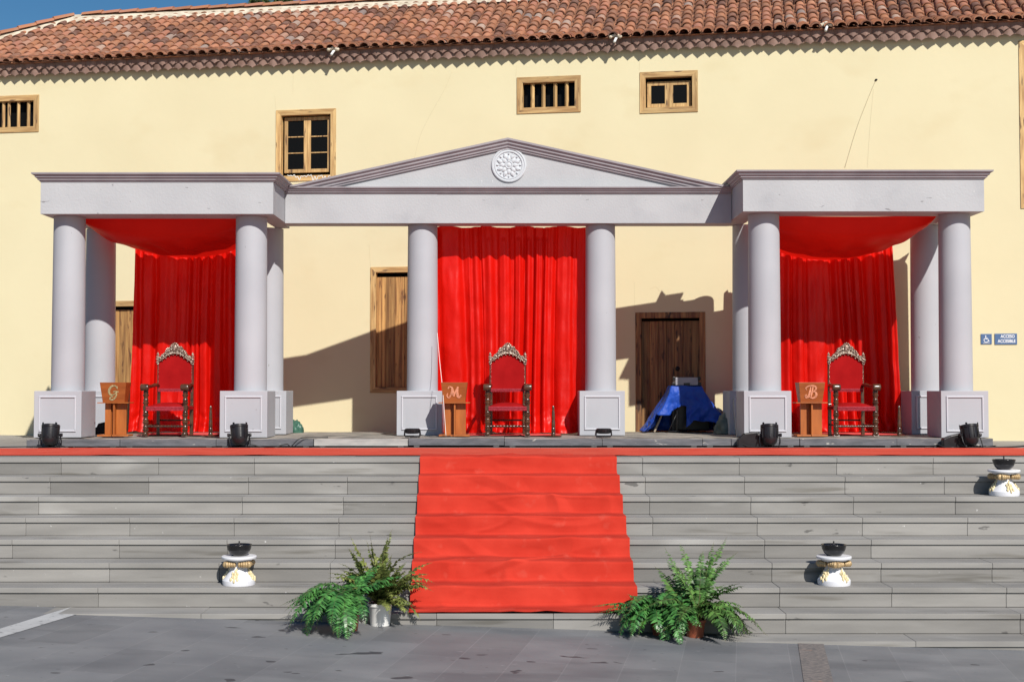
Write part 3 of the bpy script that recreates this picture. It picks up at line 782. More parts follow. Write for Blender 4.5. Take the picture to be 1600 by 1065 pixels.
apx = X(793.5, 18.6, 215); apz = Z(216, 18.55)-zb
hb = h + .0835
# tympanum
tp = MB(); tp.prism([(xl+.01, hb), (xr-.01, hb), (apx, apz-.03)], .012, .10); tym = tp.build('pediment', m_paint, me_)
# raking cornices
rk = MB()
for (ex) in (xl+.004, xr-.004):
    p0 = Vector((ex, 0, hb-.005)); p1 = Vector((apx, 0, apz))
    L_ = (p1-p0).length; ax = (p1-p0).normalized()
    nn = Vector((-ax.z, 0, ax.x)); 
    if nn.z < 0: nn = -nn
    prf = [(-.012,-.135),(.016,-.135),(.018,-.118),(.036,-.108),(.038,-.088),(.046,-.084),(.064,-.068),(.066,-.048),(.072,-.044),(.094,-.026),(.097,0.0),(-.10,0.0)]
    for j in range(len(prf)-1):
        (o0,h0),(o1,h1) = prf[j], prf[j+1]
        def P(base, o_, h_, apex):
            vz = h_/nn.z        # vertical mitre at the apex and at the wall end
            return (base.x, -o_, base.z + vz + .0)
        a0 = P(p0,o0,h0,0); a1 = P(p1,o0,h0,1); b1_ = P(p1,o1,h1,1); b0_ = P(p0,o1,h1,0)
        # lift so the cornice's lower edge dies into the horizontal one
        rk.quad(a0, a1, b1_, b0_)
# clip everything below the horizontal cornice top
rk2 = MB()
for f in rk.f:
    pts = [Vector(rk.v[i]) for i in f]; out = []
    for i in range(len(pts)):
        a_, b_ = pts[i], pts[(i+1)%len(pts)]; ina, inb = a_.z >= hb-.001, b_.z >= hb-.001
        if ina: out.append(a_)
        if ina != inb: t = (hb-.001-a_.z)/(b_.z-a_.z); out.append(a_.lerp(b_, t))
    if len(out) >= 3: rk2.poly(out)
rk2.build('raking_cornice', m_corn, tym, fixn=False)
# medallion
mc = at(795, 258, 18.6)
md = MB(); Mx = Matrix.Translation((mc.x, .012, mc.z-zb)) @ Matrix.Rotation(PI/2, 4, 'X')
md.lathe([(.238,0),(.238,.016),(.228,.026),(.214,.028),(.208,.018),(.200,.018),(.194,.026),(.182,.026),(.176,.012),(.06,.014),(.055,.03),(.045,.036),(.035,.026),(.022,.036),(.001,.042)], 48, Mx)
for ring, (n_, rr, ln, wd) in enumerate(((8,.085,.055,.03),(8,.125,.05,.028),(16,.155,.022,.012))):
    for i in range(n_):
        a_ = 2*PI*(i + .5*ring)/n_
        c = Vector((mc.x+rr*math.cos(a_), .0, mc.z-zb+rr*math.sin(a_)))
        Mb = Matrix.Translation((c.x, -.004, c.z)) @ Matrix.Rotation(-a_, 4, 'Y')
        n0 = len(md.v); md.ball((0,0,0), ln*.8, .016, wd, 8, 6)
        for q in range(n0, len(md.v)): md.v[q] = tuple(Mb @ Vector(md.v[q]))
md.build('medallion', m_medal, tym, auto=35)

# ------------------------------------------------------------------ curtains
def curtain(x0t, x1t, x0b, x1b, ztop, y, label, seed, folds, amp=.05, top_scallop=0.0):
    rs = random.Random(seed)
    ph = [rs.uniform(0, 6.28) for _ in range(10)]
    nu, nv = 340, 100; zb_ = SZ+.025
    # irregular fold phase along the width
    def fold(u):
        return u + .040*math.sin(2*PI*u*1.3+ph[0]) + .016*math.sin(2*PI*u*3.1+ph[1])
    def fn(u, v):
        x = (x0b+(x1b-x0b)*u)*(1-v) + (x0t+(x1t-x0t)*u)*v
        uu = fold(u + .010*math.sin(3*(1-v)+ph[2]+u*6))
        a_ = amp*(.45+.55*(1-v)) * (.85+.3*math.sin(2*PI*u*1.7+ph[5]))
        s1 = math.sin(2*PI*uu*folds+ph[3]); s1 = math.copysign(abs(s1)**.8, s1)
        d = a_*s1 + amp*.30*math.sin(2*PI*uu*folds*2.1+ph[4]+.8*v)*(.6+.6*math.sin(2*PI*u*2.3+ph[8])) + amp*.12*math.sin(2*PI*uu*folds*3.9+ph[6])*(.35+.65*v)*(.6+.6*math.sin(2*PI*u*3.3+ph[9]))
        d += .02*mn.noise((u*14+seed, v*5, 2.2))
        d += .06*mn.noise((u*5, v*2.2+seed, 5.1))*(1-v) + .02*mn.noise((u*18, v*1.2+seed, 9.1))
        d += .007*mn.noise((u*38+seed, v*17, 4.4)) + .010*mn.noise((u*9+v*6, v*9-u*5, seed+2))
        bot = max(0, .12-v)/.12
        d -= .14*bot**2*(.6+.6*mn.noise((u*11+seed, 1.5, 0)))
        d += .05*(bot**.5)*mn.noise((u*26, v*34, seed))
        x += .35*amp*math.cos(2*PI*uu*folds+ph[3])*(.5+.5*(1-v))
        z = zb_ + (ztop-zb_)*v
        if v > .97: z -= top_scallop*(abs(math.sin(2*PI*u*2.2+ph[7]))**2)*.5*(v-.97)/.03
        z += (.03*mn.noise((u*9+seed,0,0)) if v == 0 else 0)
        return (x, max(y+d, y-.02) if v > .93 else y+d, max(z, SZ+.022))
    mb = MB(); mb.grid(fn, nu, nv)
    base = ((x0b+x1b)/2, y, SZ)
    return single('curtain', mb, m_red, label, 'curtain', base, 'red satin curtains', smooth=True)
curtain(-5.39,-3.50,-5.46,-3.45, 2.90, 19.62, 'red satin curtain hanging at the back of the left pavilion', 3, 9.5, .055)
curtain(-1.22,1.12,-1.18,1.10, 3.012, 19.10, 'wide red satin curtain between the two middle columns', 8, 11.5, .055, .05)
curtain(3.50,5.43,3.45,5.57, 2.90, 19.62, 'red satin curtain hanging at the back of the right pavilion', 15, 10.5, .055)
def canopy(cx, hw, sag, label, seed, dz):
    def fn(u, v):
        t = -math.cos(PI*u)*1.0; ell = math.sqrt(max(0, 1-t*t))
        yb = 19.60 - .50*abs(t)**4; y = 18.24 + (yb-18.24)*v
        z = 3.02 + dz + .14*v - sag*(v**.27)*ell - .03*ell*(1-v)
        fd = .020*math.sin(8*t*(1-.3*v)+6*v+seed) + .014*math.sin(17*t-9*v+seed*2) + .006*math.sin(37*t*(.5+.5*v))
        z += fd*ell**.6*math.sin(PI*min(1,v*1.1))
        return (cx + hw*t*(.95+.05*v), y, z)
    mb = MB(); mb.grid(fn, 120, 44)
    single('canopy', mb, m_canopy, label, 'canopy', (cx, 18.24, 3.0), 'sagging red canopies', smooth=True)
canopy(-4.63, 1.19, .56, 'sagging red cloth canopy under the left pavilion entablature', 1.3, .02)
canopy(4.50, 1.22, .62, 'sagging red cloth canopy under the right pavilion entablature', 4.1, .045)

# ------------------------------------------------------------------ carpets
cb = MB()
def fnr(u, v):
    x = -14+28*u; n_ = mn.noise((x*1.2, v*2, 0))
    y = 15.27 + (17.22-15.27)*v + .02*mn.noise((x*.6, v*3, 4))
    if v == 1: y -= .30*max(0, (-5.4-x)/2.0 if x < -5.4 else 0)*1.0 if x > -9 else .5
    if v == 1 and x > 6.2: y -= min(.7, (x-6.2)*.45)
    return (x, y, .010+.006*n_+ (.012*max(0,mn.noise((x*3,1,1)))*(v<.2)))
cb.grid(fnr, 300, 10)
single('carpet', cb, m_carpet2, 'long narrow red carpet strip laid along the terrace in front of the stage', 'carpet', (0,15.27,0), smooth=True)
# stair carpet follows the steps, softened
prof = [(15.30, .014)]
for k_ in range(8):
    yn = YE(k_)-.020; zt = -k_*H_
    if k_ < 7:
        prof += [(yn+.10, zt+.012), (yn+.02, zt+.012), (yn-.006, zt+.002), (yn-.012, zt-.045), (yn-.016, zt-.105), (yn-.026, zt-.155), (yn-.055, zt-.1675), (yn-.17, zt-.168)]
    else:
        prof += [(yn+.10, zt+.012), (yn+.012, zt+.010)]
import bisect
cum = [0]
for i in range(1,len(prof)): cum.append(cum[-1]+math.hypot(prof[i][0]-prof[i-1][0], prof[i][1]-prof[i-1][1]))
def pfat(t):
    d = t*cum[-1]; i = min(len(cum)-2, max(0, bisect.bisect(cum, d)-1)); f = (d-cum[i])/(cum[i+1]-cum[i])
    return prof[i][0]+(prof[i+1][0]-prof[i][0])*f, prof[i][1]+(prof[i+1][1]-prof[i][1])*f
def pxat(p, a_, b_): return a_+(b_-a_)*p
sc_ = MB()
def fns(u, v):
    y, z = pfat(v)
    # edges measured on the photograph
    py = HOR + (CZ-z)*F/y
    kk = v*7.3
    xl_ = -.998+.010*kk; xr_ = 1.122+.004*kk
    x = xl_ + (xr_-xl_)*u
    st_ = (v*8) % 1
    amp_ = .25+.75*math.sin(PI*min(1,max(0,(u-.02)/.96)))
    n1 = mn.noise((x*1.6, v*16, 0)); n2 = mn.noise((x*4.2, v*34, 7))
    crease = max(0, 1-abs(n1)*7) * .022 * max(0, mn.noise((x*.9+3, v*7, 2))+.25)
    # long oblique folds like bunched felt
    n3 = mn.noise((x*.8+5, (v*8+x*.35)*1.0, 3)); n4 = mn.noise((x*1.1+9, (v*8-x*.5)*.9, 6))
    fold_ = .050*max(0, 1-abs(n3)*6)*max(0,mn.noise((x*.8, v*6, 12))+.30) + .045*max(0, 1-abs(n4)*6)*max(0,mn.noise((x*.7+4, v*5, 15))+.25)
    w_ = amp_*(.015*n1 + .006*n2 + crease + fold_)
    w_ = max(-.004, w_+.006)
    return (x + .006*mn.noise((v*30, u*3, 1)), y - w_*.95, z + w_*.6)
sc_.grid(fns, 150, 330)
single('carpet', sc_, m_carpet, 'wide wrinkled red carpet running down the middle of the stairs', 'carpet', (0.1,YE(7),-7*H_), smooth=True)

# ------------------------------------------------------------------ thrones
def turned(mb, x, y, z0, z1, rs, n_=5, base=.02, seg=12):
    prof = [(rs*.7, z0)]
    for i in range(n_):
        a_ = z0+(z1-z0)*i/n_; d = (z1-z0)/n_
        prof += [(rs*.70, a_+d*.05),(rs*.72, a_+d*.20),(rs*1.0, a_+d*.32),(rs*1.02, a_+d*.42),(rs*.72, a_+d*.52),(rs*.86, a_+d*.72),(rs*.80, a_+d*.86),(rs*.66, a_+d*.95)]
    prof.append((rs*.7, z1))
    mb.lathe(prof, seg, Matrix.Translation((x,y,0)))
def throne():
    o = thing('throne', 'tall carved wooden armchair with crimson velvet in front of the middle curtain', 'chair', (0,0,0), 0, 'carved armchairs with crimson velvet')
    # local: front towards -y; front feet at y=0, back at y=.5
    for sx in (-1,1):
        l = MB(); x = sx*.262
        l.taper(.075,.085,.055,.06, 0, .05, x, .03); l.ball((x,.0,.03), .036,.03,.028, 8,5)
        turned(l, x, .03, .05, .335, .042, 3); l.taper(.06,.06,.06,.06,.335,.40,x,.03)
        # scrolled upright carrying the arm
        turned(l, x, .03, .40, .60, .041, 2)
        l.build('leg', m_throne, o, auto=40)
        l = MB(); x = sx*.225
        l.box(x-.022,x+.022,.46,.505,0,.42)
        l.build('leg', m_throne, o, bevel=.004)
        a_ = MB()
        path = crom([(x, .49, .66),(x+sx*.012,.38,.675),(x+sx*.03,.22,.655),(sx*.262,.06,.655),(sx*.266,-.01,.65)], 5)
        a_.tube(path, [.024]*len(path), 10)
        ar = a_.build('armrest', m_throne, o, smooth=True)
        s_ = MB(); s_.lathe([(.020,-.052),(.040,-.050),(.046,-.036),(.044,-.02),(.048,0),(.044,.02),(.046,.036),(.040,.050),(.020,.052)], 18, Matrix.Translation((sx*.266,-.015,.640)) @ Matrix.Rotation(PI/2,4,'Y'))
        s_.build('scroll', m_throne, ar, auto=40)
        p = MB(); p.box(x-.020 if sx>0 else x-.020, x+.020, .475,.51,.42,1.0); p.build('back_post', m_throne, o, bevel=.004)
    st_ = MB(); pts = [(-.25+.5*i/40, .03, .13) for i in range(41)]; st_.tube(pts, [.011+.006*abs(math.sin(i*.9)) for i in range(41)], 8); st_.build('stretcher', m_throne, o, smooth=True)
    st_ = MB()
    for sx in (-1,1): st_.tube([(sx*.25,.05,.14),(sx*.225,.46,.14)], .012, 8)
    st_.tube([(-.22,.48,.20),(.22,.48,.20)], .012, 8)
    st_.build('side_stretcher', m_throne, o, smooth=True)
    # seat
    s_ = MB()
    def top(u, v):
        a_, b_ = u*2-1, v*2-1; d = (1-abs(a_)**3)*(1-abs(b_)**3)
        return (a_*(.255-.02*v), .0+.50*v, .385+.055*d)
    s_.grid(top, 16, 14)
    s_.box(-.252,.252,.003,.497,.345,.386)
    seat = s_.build('seat', m_velvet, o, auto=50)
    f = MB()
    for i in range(46):
        x = -.245+.49*i/45; f.lathe([(.0065,0),(.004,.045)], 5, Matrix.Translation((x,-.010,.338-.006*(i%2))))
    f.box(-.25,.25,-.014,-.001,.375,.390)
    f.build('fringe', m_fringe, seat)
    # back panel
    bk = MB()
    def arch(x): return .975 + .135*math.cos(PI*x/.53)**1.6
    out = [(-.232,.60),(.232,.60)] + [(.232-.464*i/24, arch(.232-.464*i/24)) for i in range(25)]
    bk.prism(out, .468, .500); back = bk.build('backrest', m_velvet, o)
    f = MB()
    for i in range(40):
        x = -.225+.45*i/39; f.lathe([(.0065,0),(.004,.032)], 5, Matrix.Translation((x,.460,.588-.008*(i%2))))
    f.box(-.230,.230,.458,.467,.612,.625); f.build('fringe', m_fringe, back)
    for sx in (-1,1):
        f = MB()
        for i in range(18): f.ball((sx*.226,.462,.64+i*.021), .0045, seg=6, rings=4)
        f.build('studs', m_crest, back)
    # carved crest
    cr = MB(); inner_ = []; outer_ = []
    for i in range(41):
        x = -.245+.49*i/40; zi = .957 + .135*math.cos(PI*x/.56)**1.6; zo = zi + .068 + .050*math.exp(-(x/.135)**6) + .008*math.sin(i*1.25)
        inner_.append((x,zi)); outer_.append((x,zo))
    for i in range(40):
        cr.prism([inner_[i], inner_[i+1], outer_[i+1], outer_[i]], .448, .506)
    for i in range(0,41,1):
        t = i/40; x = outer_[i][0]; zi, zo = inner_[i][1], outer_[i][1]
        cr.ball((x, .444+.004*(i%2), zo-.012), .011+.004*(i%3==0), .012, .012, 7, 5)
        cr.ball((x, .442, zi+.010), .009, .010, .009, 6, 4)
        if i % 3 == 1: cr.ball((x+.004, .438, (zi+zo)/2+.004), .016, .014, .013, 7, 5)
        if i % 4 == 2: cr.ball((x, .452, zi-.014), .007, .008, .010, 6, 4)
    cr.ball((0,.438,1.185), .032,.018,.036, 12, 8)
    for a_ in range(7): cr.ball((.045*math.cos(PI*a_/6), .440, 1.185+.048*math.sin(PI*a_/6)), .013,.012,.013, 7,5)
    for sx in (-1,1):
        for (zz, r_) in ((.955,.020),(.985,.026),(1.02,.024),(1.052,.028),(1.082,.020),(1.10,.010)):
            cr.ball((sx*.236,.470,zz), r_, r_*.9, .014, 10, 5)
    cr.build('crest', m_crest, o, auto=45)
    return o
T0 = throne()
yT = 18.10; zT = SZ+.012
T0.location = (X(793, yT, 650)+.0, yT, zT)
dup(T0, (X(257.5,yT,650), yT, zT), R(-2), 'tall carved wooden armchair with crimson velvet under the left pavilion')
dup(T0, (X(1338,yT,650), yT, zT), R(2), 'tall carved wooden armchair with crimson velvet under the right pavilion')

# ------------------------------------------------------------------ lecterns
LET = {
 'G': [([(.40,.36),(.34,.56),(.10,.70),(-.20,.56),(-.38,.20),(-.34,-.14),(-.10,-.28),(.16,-.16),(.30,.06)], (.06,.17)), ([(.40,.62),(.40,.36)], (.07,.09)),
       ([(.02,.06),(.24,.11),(.52,.06)], (.07,.10)), ([(.36,.08),(.30,-.30),(.12,-.62),(-.14,-.78),(-.32,-.66),(-.24,-.48),(-.02,-.46)], (.06,.14))],
 'M': [([(-.62,-.10),(-.68,-.40),(-.50,-.55),(-.34,-.30),(-.24,.10),(-.20,.52)], (.06,.13)), ([(-.58,.38),(-.45,.58),(-.20,.52)], (.06,.12)), ([(-.20,.52),(-.10,.0),(-.02,-.40)], (.12,.20)),
       ([(-.02,-.40),(.14,.10),(.34,.55)], (.07,.11)), ([(.34,.55),(.30,.0),(.36,-.42),(.50,-.48),(.64,-.32)], (.14,.20))],
 'B': [([(-.12,.55),(-.18,.10),(-.28,-.35),(-.50,-.52),(-.60,-.38),(-.50,-.24)], (.08,.18)), ([(-.50,.26),(-.56,.48),(-.30,.66),(.05,.70),(.34,.60),(.40,.38),(.22,.14),(-.06,.08)], (.07,.14)),
       ([(-.06,.08),(.28,.06),(.44,-.16),(.36,-.46),(.08,-.60),(-.22,-.50)], (.07,.17)), ([(.10,.58),(.04,.10),(-.06,-.48)], (.06,.12))],
}
def lectern(px, ch, label, mlet, y=18.0):
    o = thing('lectern', label, 'lectern', (X(px,y,650), y, SZ+.012), 0, 'small plywood lecterns with a letter')
    b = MB(); b.taper(.285,.17,.345,.25,.445,.705,0,.12)
    hd = b.build('box', m_lectd, o, bevel=.003)
    # lettering lies on the sloping front face
    fy = lambda zz: .12-.085-(zz-.445)/.26*.04
    L_ = strokes([(p_, (w_[0]*1.2, w_[1]*1.2)) for p_, w_ in LET[ch]], y=0, th=.06); s_ = .148
    ang = math.atan2(.04,.26)
    Mx = Matrix.Translation((.0, fy(.575)-.006, .575)) @ Matrix.Rotation(ang, 4, 'X') @ Matrix.Diagonal((s_*.92, s_*.12, s_*.85, 1))
    L_.v = [tuple(Mx @ Vector(p)) for p in L_.v]; L_.build('letter', mlet, hd)
    s2 = MB(); s2.box(-.205,.205,.0,.26,.433,.4445); s2.build('shelf', m_lect, o, bevel=.002)
    for (x0,x1) in ((-.130,-.052),(.018,.150)):
        p = MB(); p.box(x0,x1,.10,.135,.024,.4325,r=.4); p.build('post', m_lect, o, bevel=.002)
    p = MB(); p.box(-.004,.017,.03,.16,.024,.4325); p.build('fin', m_lect, o, bevel=.002)
    p = MB(); p.box(-.060,.026,.1355,.15,.024,.4325); p.build('back_board', m_lect, o)
    for (x0,x1) in ((-.20,-.018),(-.010,.205)):
        p = MB(); p.box(x0,x1,-.01+.01*(x0>-.1),.24,0,.0235); p.build('foot', m_lect, o, bevel=.004)
    return o
lectern(176, 'G', 'plywood lectern with a dull gold script G on its front', m_gold)
lectern(709.5, 'M', 'plywood lectern with a pink script M on its front', m_pink)
lectern(1269, 'B', 'plywood lectern with a pink script B on its front', m_pink)
# low turned posts beside the chairs
def post_stand(px, label, y=18.15):
    o = thing('post_stand', label, 'stand', (X(px,y,660), y, SZ+.012), 0, 'low turned posts on flat bases')
    p = MB(); p.lathe([(.027,.012),(.030,.03),(.022,.045),(.028,.06),(.026,.10),(.021,.11),(.025,.125),(.023,.20),(.018,.215),(.022,.23),(.018,.33),(.013,.345),(.018,.36),(.015,.385),(.008,.40)], 14)
    p.build('post', m_throne, o, auto=40)
    b = MB(); b.lathe([(.115,0),(.118,.006),(.105,.012),(.03,.014)], 24); b.build('base', m_throne, o, auto=40)
post_stand(329, 'low turned wooden post on a flat base beside the left armchair')
post_stand(864.5, 'low turned wooden post on a flat base beside the middle armchair')
post_stand(1405, 'low turned wooden post on a flat base beside the right armchair')

# ------------------------------------------------------------------ stage lamps
def parcan():
    o = thing('stage_light', '', 'stage light', (0,0,0), 0, 'black round stage lights standing on the terrace')
    b = MB(); T = Matrix.Translation((0,0,.155)) @ Matrix.Rotation(R(-14),4,'X')
    b.lathe([(.03,-.125),(.06,-.118),(.088,-.085),(.098,-.04),(.104,.02),(.108,.10),(.113,.105),(.113,.135),(.100,.135),(.098,.06)], 26, T, cap=False)
    body = b.build('housing', m_black, o, auto=35)
    fn_ = MB()
    for i in range(12):
        a_ = 2*PI*i/12; fn_.box(.099,.113,-.006,.006,-.03,.098, T @ Matrix.Rotation(a_,4,'Z'))
    for i in range(4):
        a_ = PI/4+PI/2*i; fn_.box(.108,.118,-.012,.012,.10,.155, T @ Matrix.Rotation(a_,4,'Z'))
    fn_.build('cooling_fins', m_black, body)
    l = MB(); l.lathe([(.0975,0),(.09,.008),(.001,.014)], 24, T @ Matrix.Translation((0,0,.085)), cap=False); l.build('lens', m_lens, body, smooth=True)
    y = MB()
    for sy in (-1,1):
        y.tube([(-.125,0,.165),(-.128,sy*.05,.08),(-.115,sy*.10,.010),(.115,sy*.10,.010),(.128,sy*.05,.08),(.125,0,.165)], .0065, 6)
    y.build('yoke', m_black, o)
    for sx in (-1,1):
        k_ = MB(); k_.lathe([(.010,.105),(.018,.118),(.022,.125),(.022,.15),(.012,.152)], 12, Matrix.Translation((0,0,.165)) @ Matrix.Rotation(sx*PI/2,4,'Y')); k_.build('knob', m_black, o, auto=40)
    return o
pc = parcan(); yP = 17.36
spots_ = [(78.5,'black round stage light before the left corner pedestal'),(374,'black round stage light before the inner left pedestal'),(1202.5,'black round stage light before the inner right pedestal'),(1516,'black round stage light before the right corner pedestal')]
pc.location = (X(spots_[0][0],yP,680), yP, 0.0); pc['label'] = spots_[0][1]; pc.rotation_euler = (0,0,.1)
for i,(px,lb) in enumerate(spots_[1:]): dup(pc, (X(px,yP,680), yP, 0.0), [.35,-.12,.22][i], lb)
def flatlamp(px, label, rz):
    y = 17.68; o = thing('flat_light', label, 'stage light', (X(px,y,675), y, SZ+.012), rz, 'small flat lamps on the stage edge')
    b = MB(); b.lathe([(.06,.045),(.088,.050),(.094,.06),(.094,.105),(.088,.112),(.08,.108),(.001,.104)], 22, Matrix.Translation((0,.06,0)), cap=True); h_ = b.build('housing', m_black, o, auto=35)
    f = MB()
    for i in range(14):
        a_ = 2*PI*i/14; f.box(.092,.102,-.004,.004,.058,.104, Matrix.Translation((0,.06,0)) @ Matrix.Rotation(a_,4,'Z'))
    f.build('cooling_fins', m_black, h_)
    y_ = MB(); y_.tube([(-.10,.06,.08),(-.105,.0,.03),(-.09,-.03,.008),(.09,-.03,.008),(.105,.0,.03),(.10,.06,.08)], .007, 6); y_.tube([(-.10,.06,.08),(-.09,.14,.008),(.09,.14,.008),(.10,.06,.08)], .007, 6); y_.build('bracket', m_black, o)
flatlamp(644.5, 'small flat black lamp before the pedestal left of the middle curtain', .1)
flatlamp(943, 'small flat black lamp before the pedestal right of the middle curtain', -.1)
# wedge behind the G lectern
o = thing('floor_monitor', 'small black wedge behind the lectern marked G', 'monitor', (X(160,18.75,670), 18.75, SZ+.012))
b = MB(); b.prism([(-.13,0),(.13,0),(.13,.13),(.02,.17),(-.06,.15)], 0, .20); b.build('cabinet', m_black, o, bevel=.006)
b = MB(); b.box(-.11,.11,-.006,-.0005,.02,.10); b.build('grille', m_black, o)
# cables
def cable(pts, label, rad=.006, name='cable', m=m_cable, cat='cable', n_=10):
    P = crom(pts, n_); mb = MB(); mb.tube(P, rad, 6); return single(name, mb, m, label, cat, P[0], smooth=True)
def tangle(px, seed, w_=.5, n_=11, y=17.33):
    rs = random.Random(seed); x = X(px, y, 699); P = []
    for i in range(n_): P.append((x + w_*(i/(n_-1)-.35)+rs.uniform(-.05,.05), y+rs.uniform(-.05,.14), .010+rs.choice([0,0,.015,.03])))
    return P
cable(tangle(100,1,.55), 'black cable lying tangled by the stage light at the left corner')
cable([(X(392,17.45,699),17.40,.05),(-3.15,17.42,.012),(-3.0,17.36,.010),(-2.85,17.40,.05),(-2.8,17.47,.02),(-2.7,17.45,.11),(-2.6,17.52,.13),(-2.35,17.6,.128)], 'black cable rising over the deck edge beside the inner left pedestal')
cable([(X(655,17.7,690),17.70,.16),(-1.05,17.72,.135),(-.95,17.75,.133),(-.80,17.9,.133)], 'short black cable from the small flat lamp left of the middle', .005)
cable([(2.83,17.62,.62),(2.835,17.50,.30),(2.86,17.44,.10),(3.0,17.38,.02),(3.3,17.30,.012),(3.7,17.33,.010),(4.0,17.42,.012)], 'black cable beside the inner right pedestal', .005)
cable(tangle(1490,5,1.0,16), 'black cable lying tangled by the stage light at the right corner', .008)
cable([(5.9,17.3,.012),(6.3,17.36,.016),(6.6,17.45,.03),(6.9,17.5,.014),(7.4,17.52,.012),(8.2,17.6,.012)], 'black cable running off to the right along the terrace', .011)
cable([(-8.6,17.45,.012),(-7.9,17.40,.012),(-7.2,17.42,.012),(-6.6,17.36,.012),(-6.0,17.38,.02),(-5.6,17.4,.012)], 'black cable running off to the left along the terrace', .007)
b = MB(); b.box(-.10,.10,0,.05,0,.045); b.box(-.03,.0,.0,.05,.045,.075); b.box(.05,.08,0,.05,.045,.07)
o = b.build('power_strip', m_black, bevel=.004); o.location = (6.62,17.47,.002); tag(o, 'black power strip on the terrace past the right end of the stage', 'power strip')
b = MB(); b.prism([(-.19,0),(.15,0),(.15,.16),(.06,.20),(-.10,.18),(-.19,.10)], 0, .12)
o = b.build('cable_box', m_black, bevel=.01); o.location = (X(1196,17.42,690)-.16,17.41,.002); tag(o, 'black box behind the stage light at the inner right pedestal', 'box')
b = MB(); b.prism([(-.19,0),(.15,0),(.15,.14),(.06,.19),(-.10,.15),(-.19,.11)], 0, .12)
o = b.build('cable_box', m_black, bevel=.01); o.location = (X(1500,17.42,690)-.02,17.41,.002); tag(o, 'black box behind the stage light at the right corner pedestal', 'box')
# white cords
c0 = at(683,520,18.5); cable([(c0.x,18.53,c0.z),(X(686,18.3,560),18.40,Z(560,18.3)),(X(692,18.1,610),18.05,Z(610,18.1)),(X(697,17.9,660),17.88,SZ+.02)], 'thin white cord hanging beside the column left of the middle curtain', .0035, 'cord', m_cord, 'cord')
rs = random.Random(4); P = []
for i in range(26):
    px = 449+ (516-449)*i/25; P.append(tuple(at(px, 277+rs.uniform(-3,6) if i%2 else 274+rs.uniform(-1,2), 18.88)))
cable(P, 'tangled white cord along the roof slope of the pediment below the tall window', .005, 'cord', m_cord, 'cord', 4)

# ------------------------------------------------------------------ covered equipment under the blue tarp
yB = 19.80
xb0, xb1 = X(1009,yB,670), X(1136,yB,670); cxB = X(1073,yB,600)
eq = thing('equipment_stand', 'dark equipment on a black stand half hidden under the blue tarpaulin', 'equipment', (cxB, yB, SZ+.012))
b = MB(); b.box(-.20,.34,.12,.42,.03,.50); b.build('cabinet', m_black, eq, bevel=.01)
b = MB(); b.tube([(-.14,.0,.0),(-.14,.0,.60)], .016, 8); b.tube([(-.27,.0,.012),(-.0,.0,.012)], .012, 6); b.tube([(-.14,.0,.28),(-.26,.0,.02)], .008, 6); b.build('pole', m_black, eq, smooth=True)
b = MB(); b.box(-.19,.19,-.02,.34,.55,.655); b.build('amplifier', m_black, eq, bevel=.006)
# tarp: lofted drape, open at the front left
def tarp(u, v):
    a_ = 2*PI*u                                # 0 = right, 3/4 = front
    ca, sa = math.cos(a_), math.sin(a_)
    k0 = max(abs(ca), abs(sa)); tx, ty_ = .215*ca/k0, .19*sa/k0
    bx = (.62 if ca > 0 else .66)*ca/max(.75,k0)*.92; by = .36*sa/k0
    t = v**1.15; fl = .04*math.sin(a_*7+1)*v + .025*math.sin(a_*13)*v
    x = tx + (bx-tx)*t + fl*ca; y = .17 + ty_ + (by-ty_)*t*.7 + fl*sa + .03*mn.noise((x*6,v*4,1))
    z = .665 - .655*v
    # hem lifts at the front right and above the opening
    fr = max(0, -sa)
    lift = fr*.16*max(0, min(1, (ca+.15)/.3))*(1-max(0,ca-.55)) 
    z += lift*v + .02*mn.noise((x*8,y*8,z*3))
    cr_ = .035*mn.noise((x*4,y*4,z*4+3))+.028*(1-abs(mn.noise((x*6+2,y*6,z*5)))*4)*v; x += cr_*ca; y += cr_*sa
    return (x, y, max(.004, z))
tm = MB(); NU, NV = 168, 46
n0 = 0
for j in range(NV+1):
    for i in range(NU): tm.v.append(tarp(i/NU, j/NV))
for j in range(NV):
    for i in range(NU):
        u = (i+.5)/NU; v = (j+.5)/NV
        if .665 < u < .745 and v > .42 + 1.2*abs(u-.72)*2: continue
        if .615 < u < .665 and v > .62: continue
        i2 = (i+1)%NU; tm.face((j*NU+i, j*NU+i2, (j+1)*NU+i2, (j+1)*NU+i))
tm.face([i for i in range(NU)])
o = tm.build('tarpaulin', m_blue, smooth=True, fixn=False); o.location = (cxB, yB, SZ+.012)
sol = o.modifiers.new('thick','SOLIDIFY'); sol.thickness = .004
tag(o, 'blue plastic tarpaulin draped over equipment in front of the right door', 'tarpaulin')
cs_ = thing('case', 'grey case with black corners lying on top of the blue tarpaulin', 'case', (X(1073,yB,590), yB+.0, SZ+.012+.672))
b = MB(); b.box(-.165,.165,0,.26,.0,.115); sh_ = b.build('shell', m_case, cs_, bevel=.01)
for sx in (-1,1):
    q = MB(); q.box(sx*.185-.025,sx*.185+.025,-.006,.05,.0,.045); q.box(sx*.18-.02,sx*.18+.02,-.006,.05,.075,.125); q.build('corner', m_black, cs_, bevel=.008)
q = MB(); q.box(-.045,.045,-.010,-.001,.0,.035); q.build('latch', m_black, cs_, bevel=.003)
b = MB(); M0 = Matrix.Translation((X(1023,19.9,640),19.95,SZ+.012)) @ Matrix.Rotation(R(24),4,'Y'); b.box(-.012,.012,-.0,.16,0,.52,M0)
single('board', b, m_board, 'narrow tan board leaning behind the left edge of the blue tarpaulin', 'board', (X(1018,19.6,670),19.6,SZ+.012))
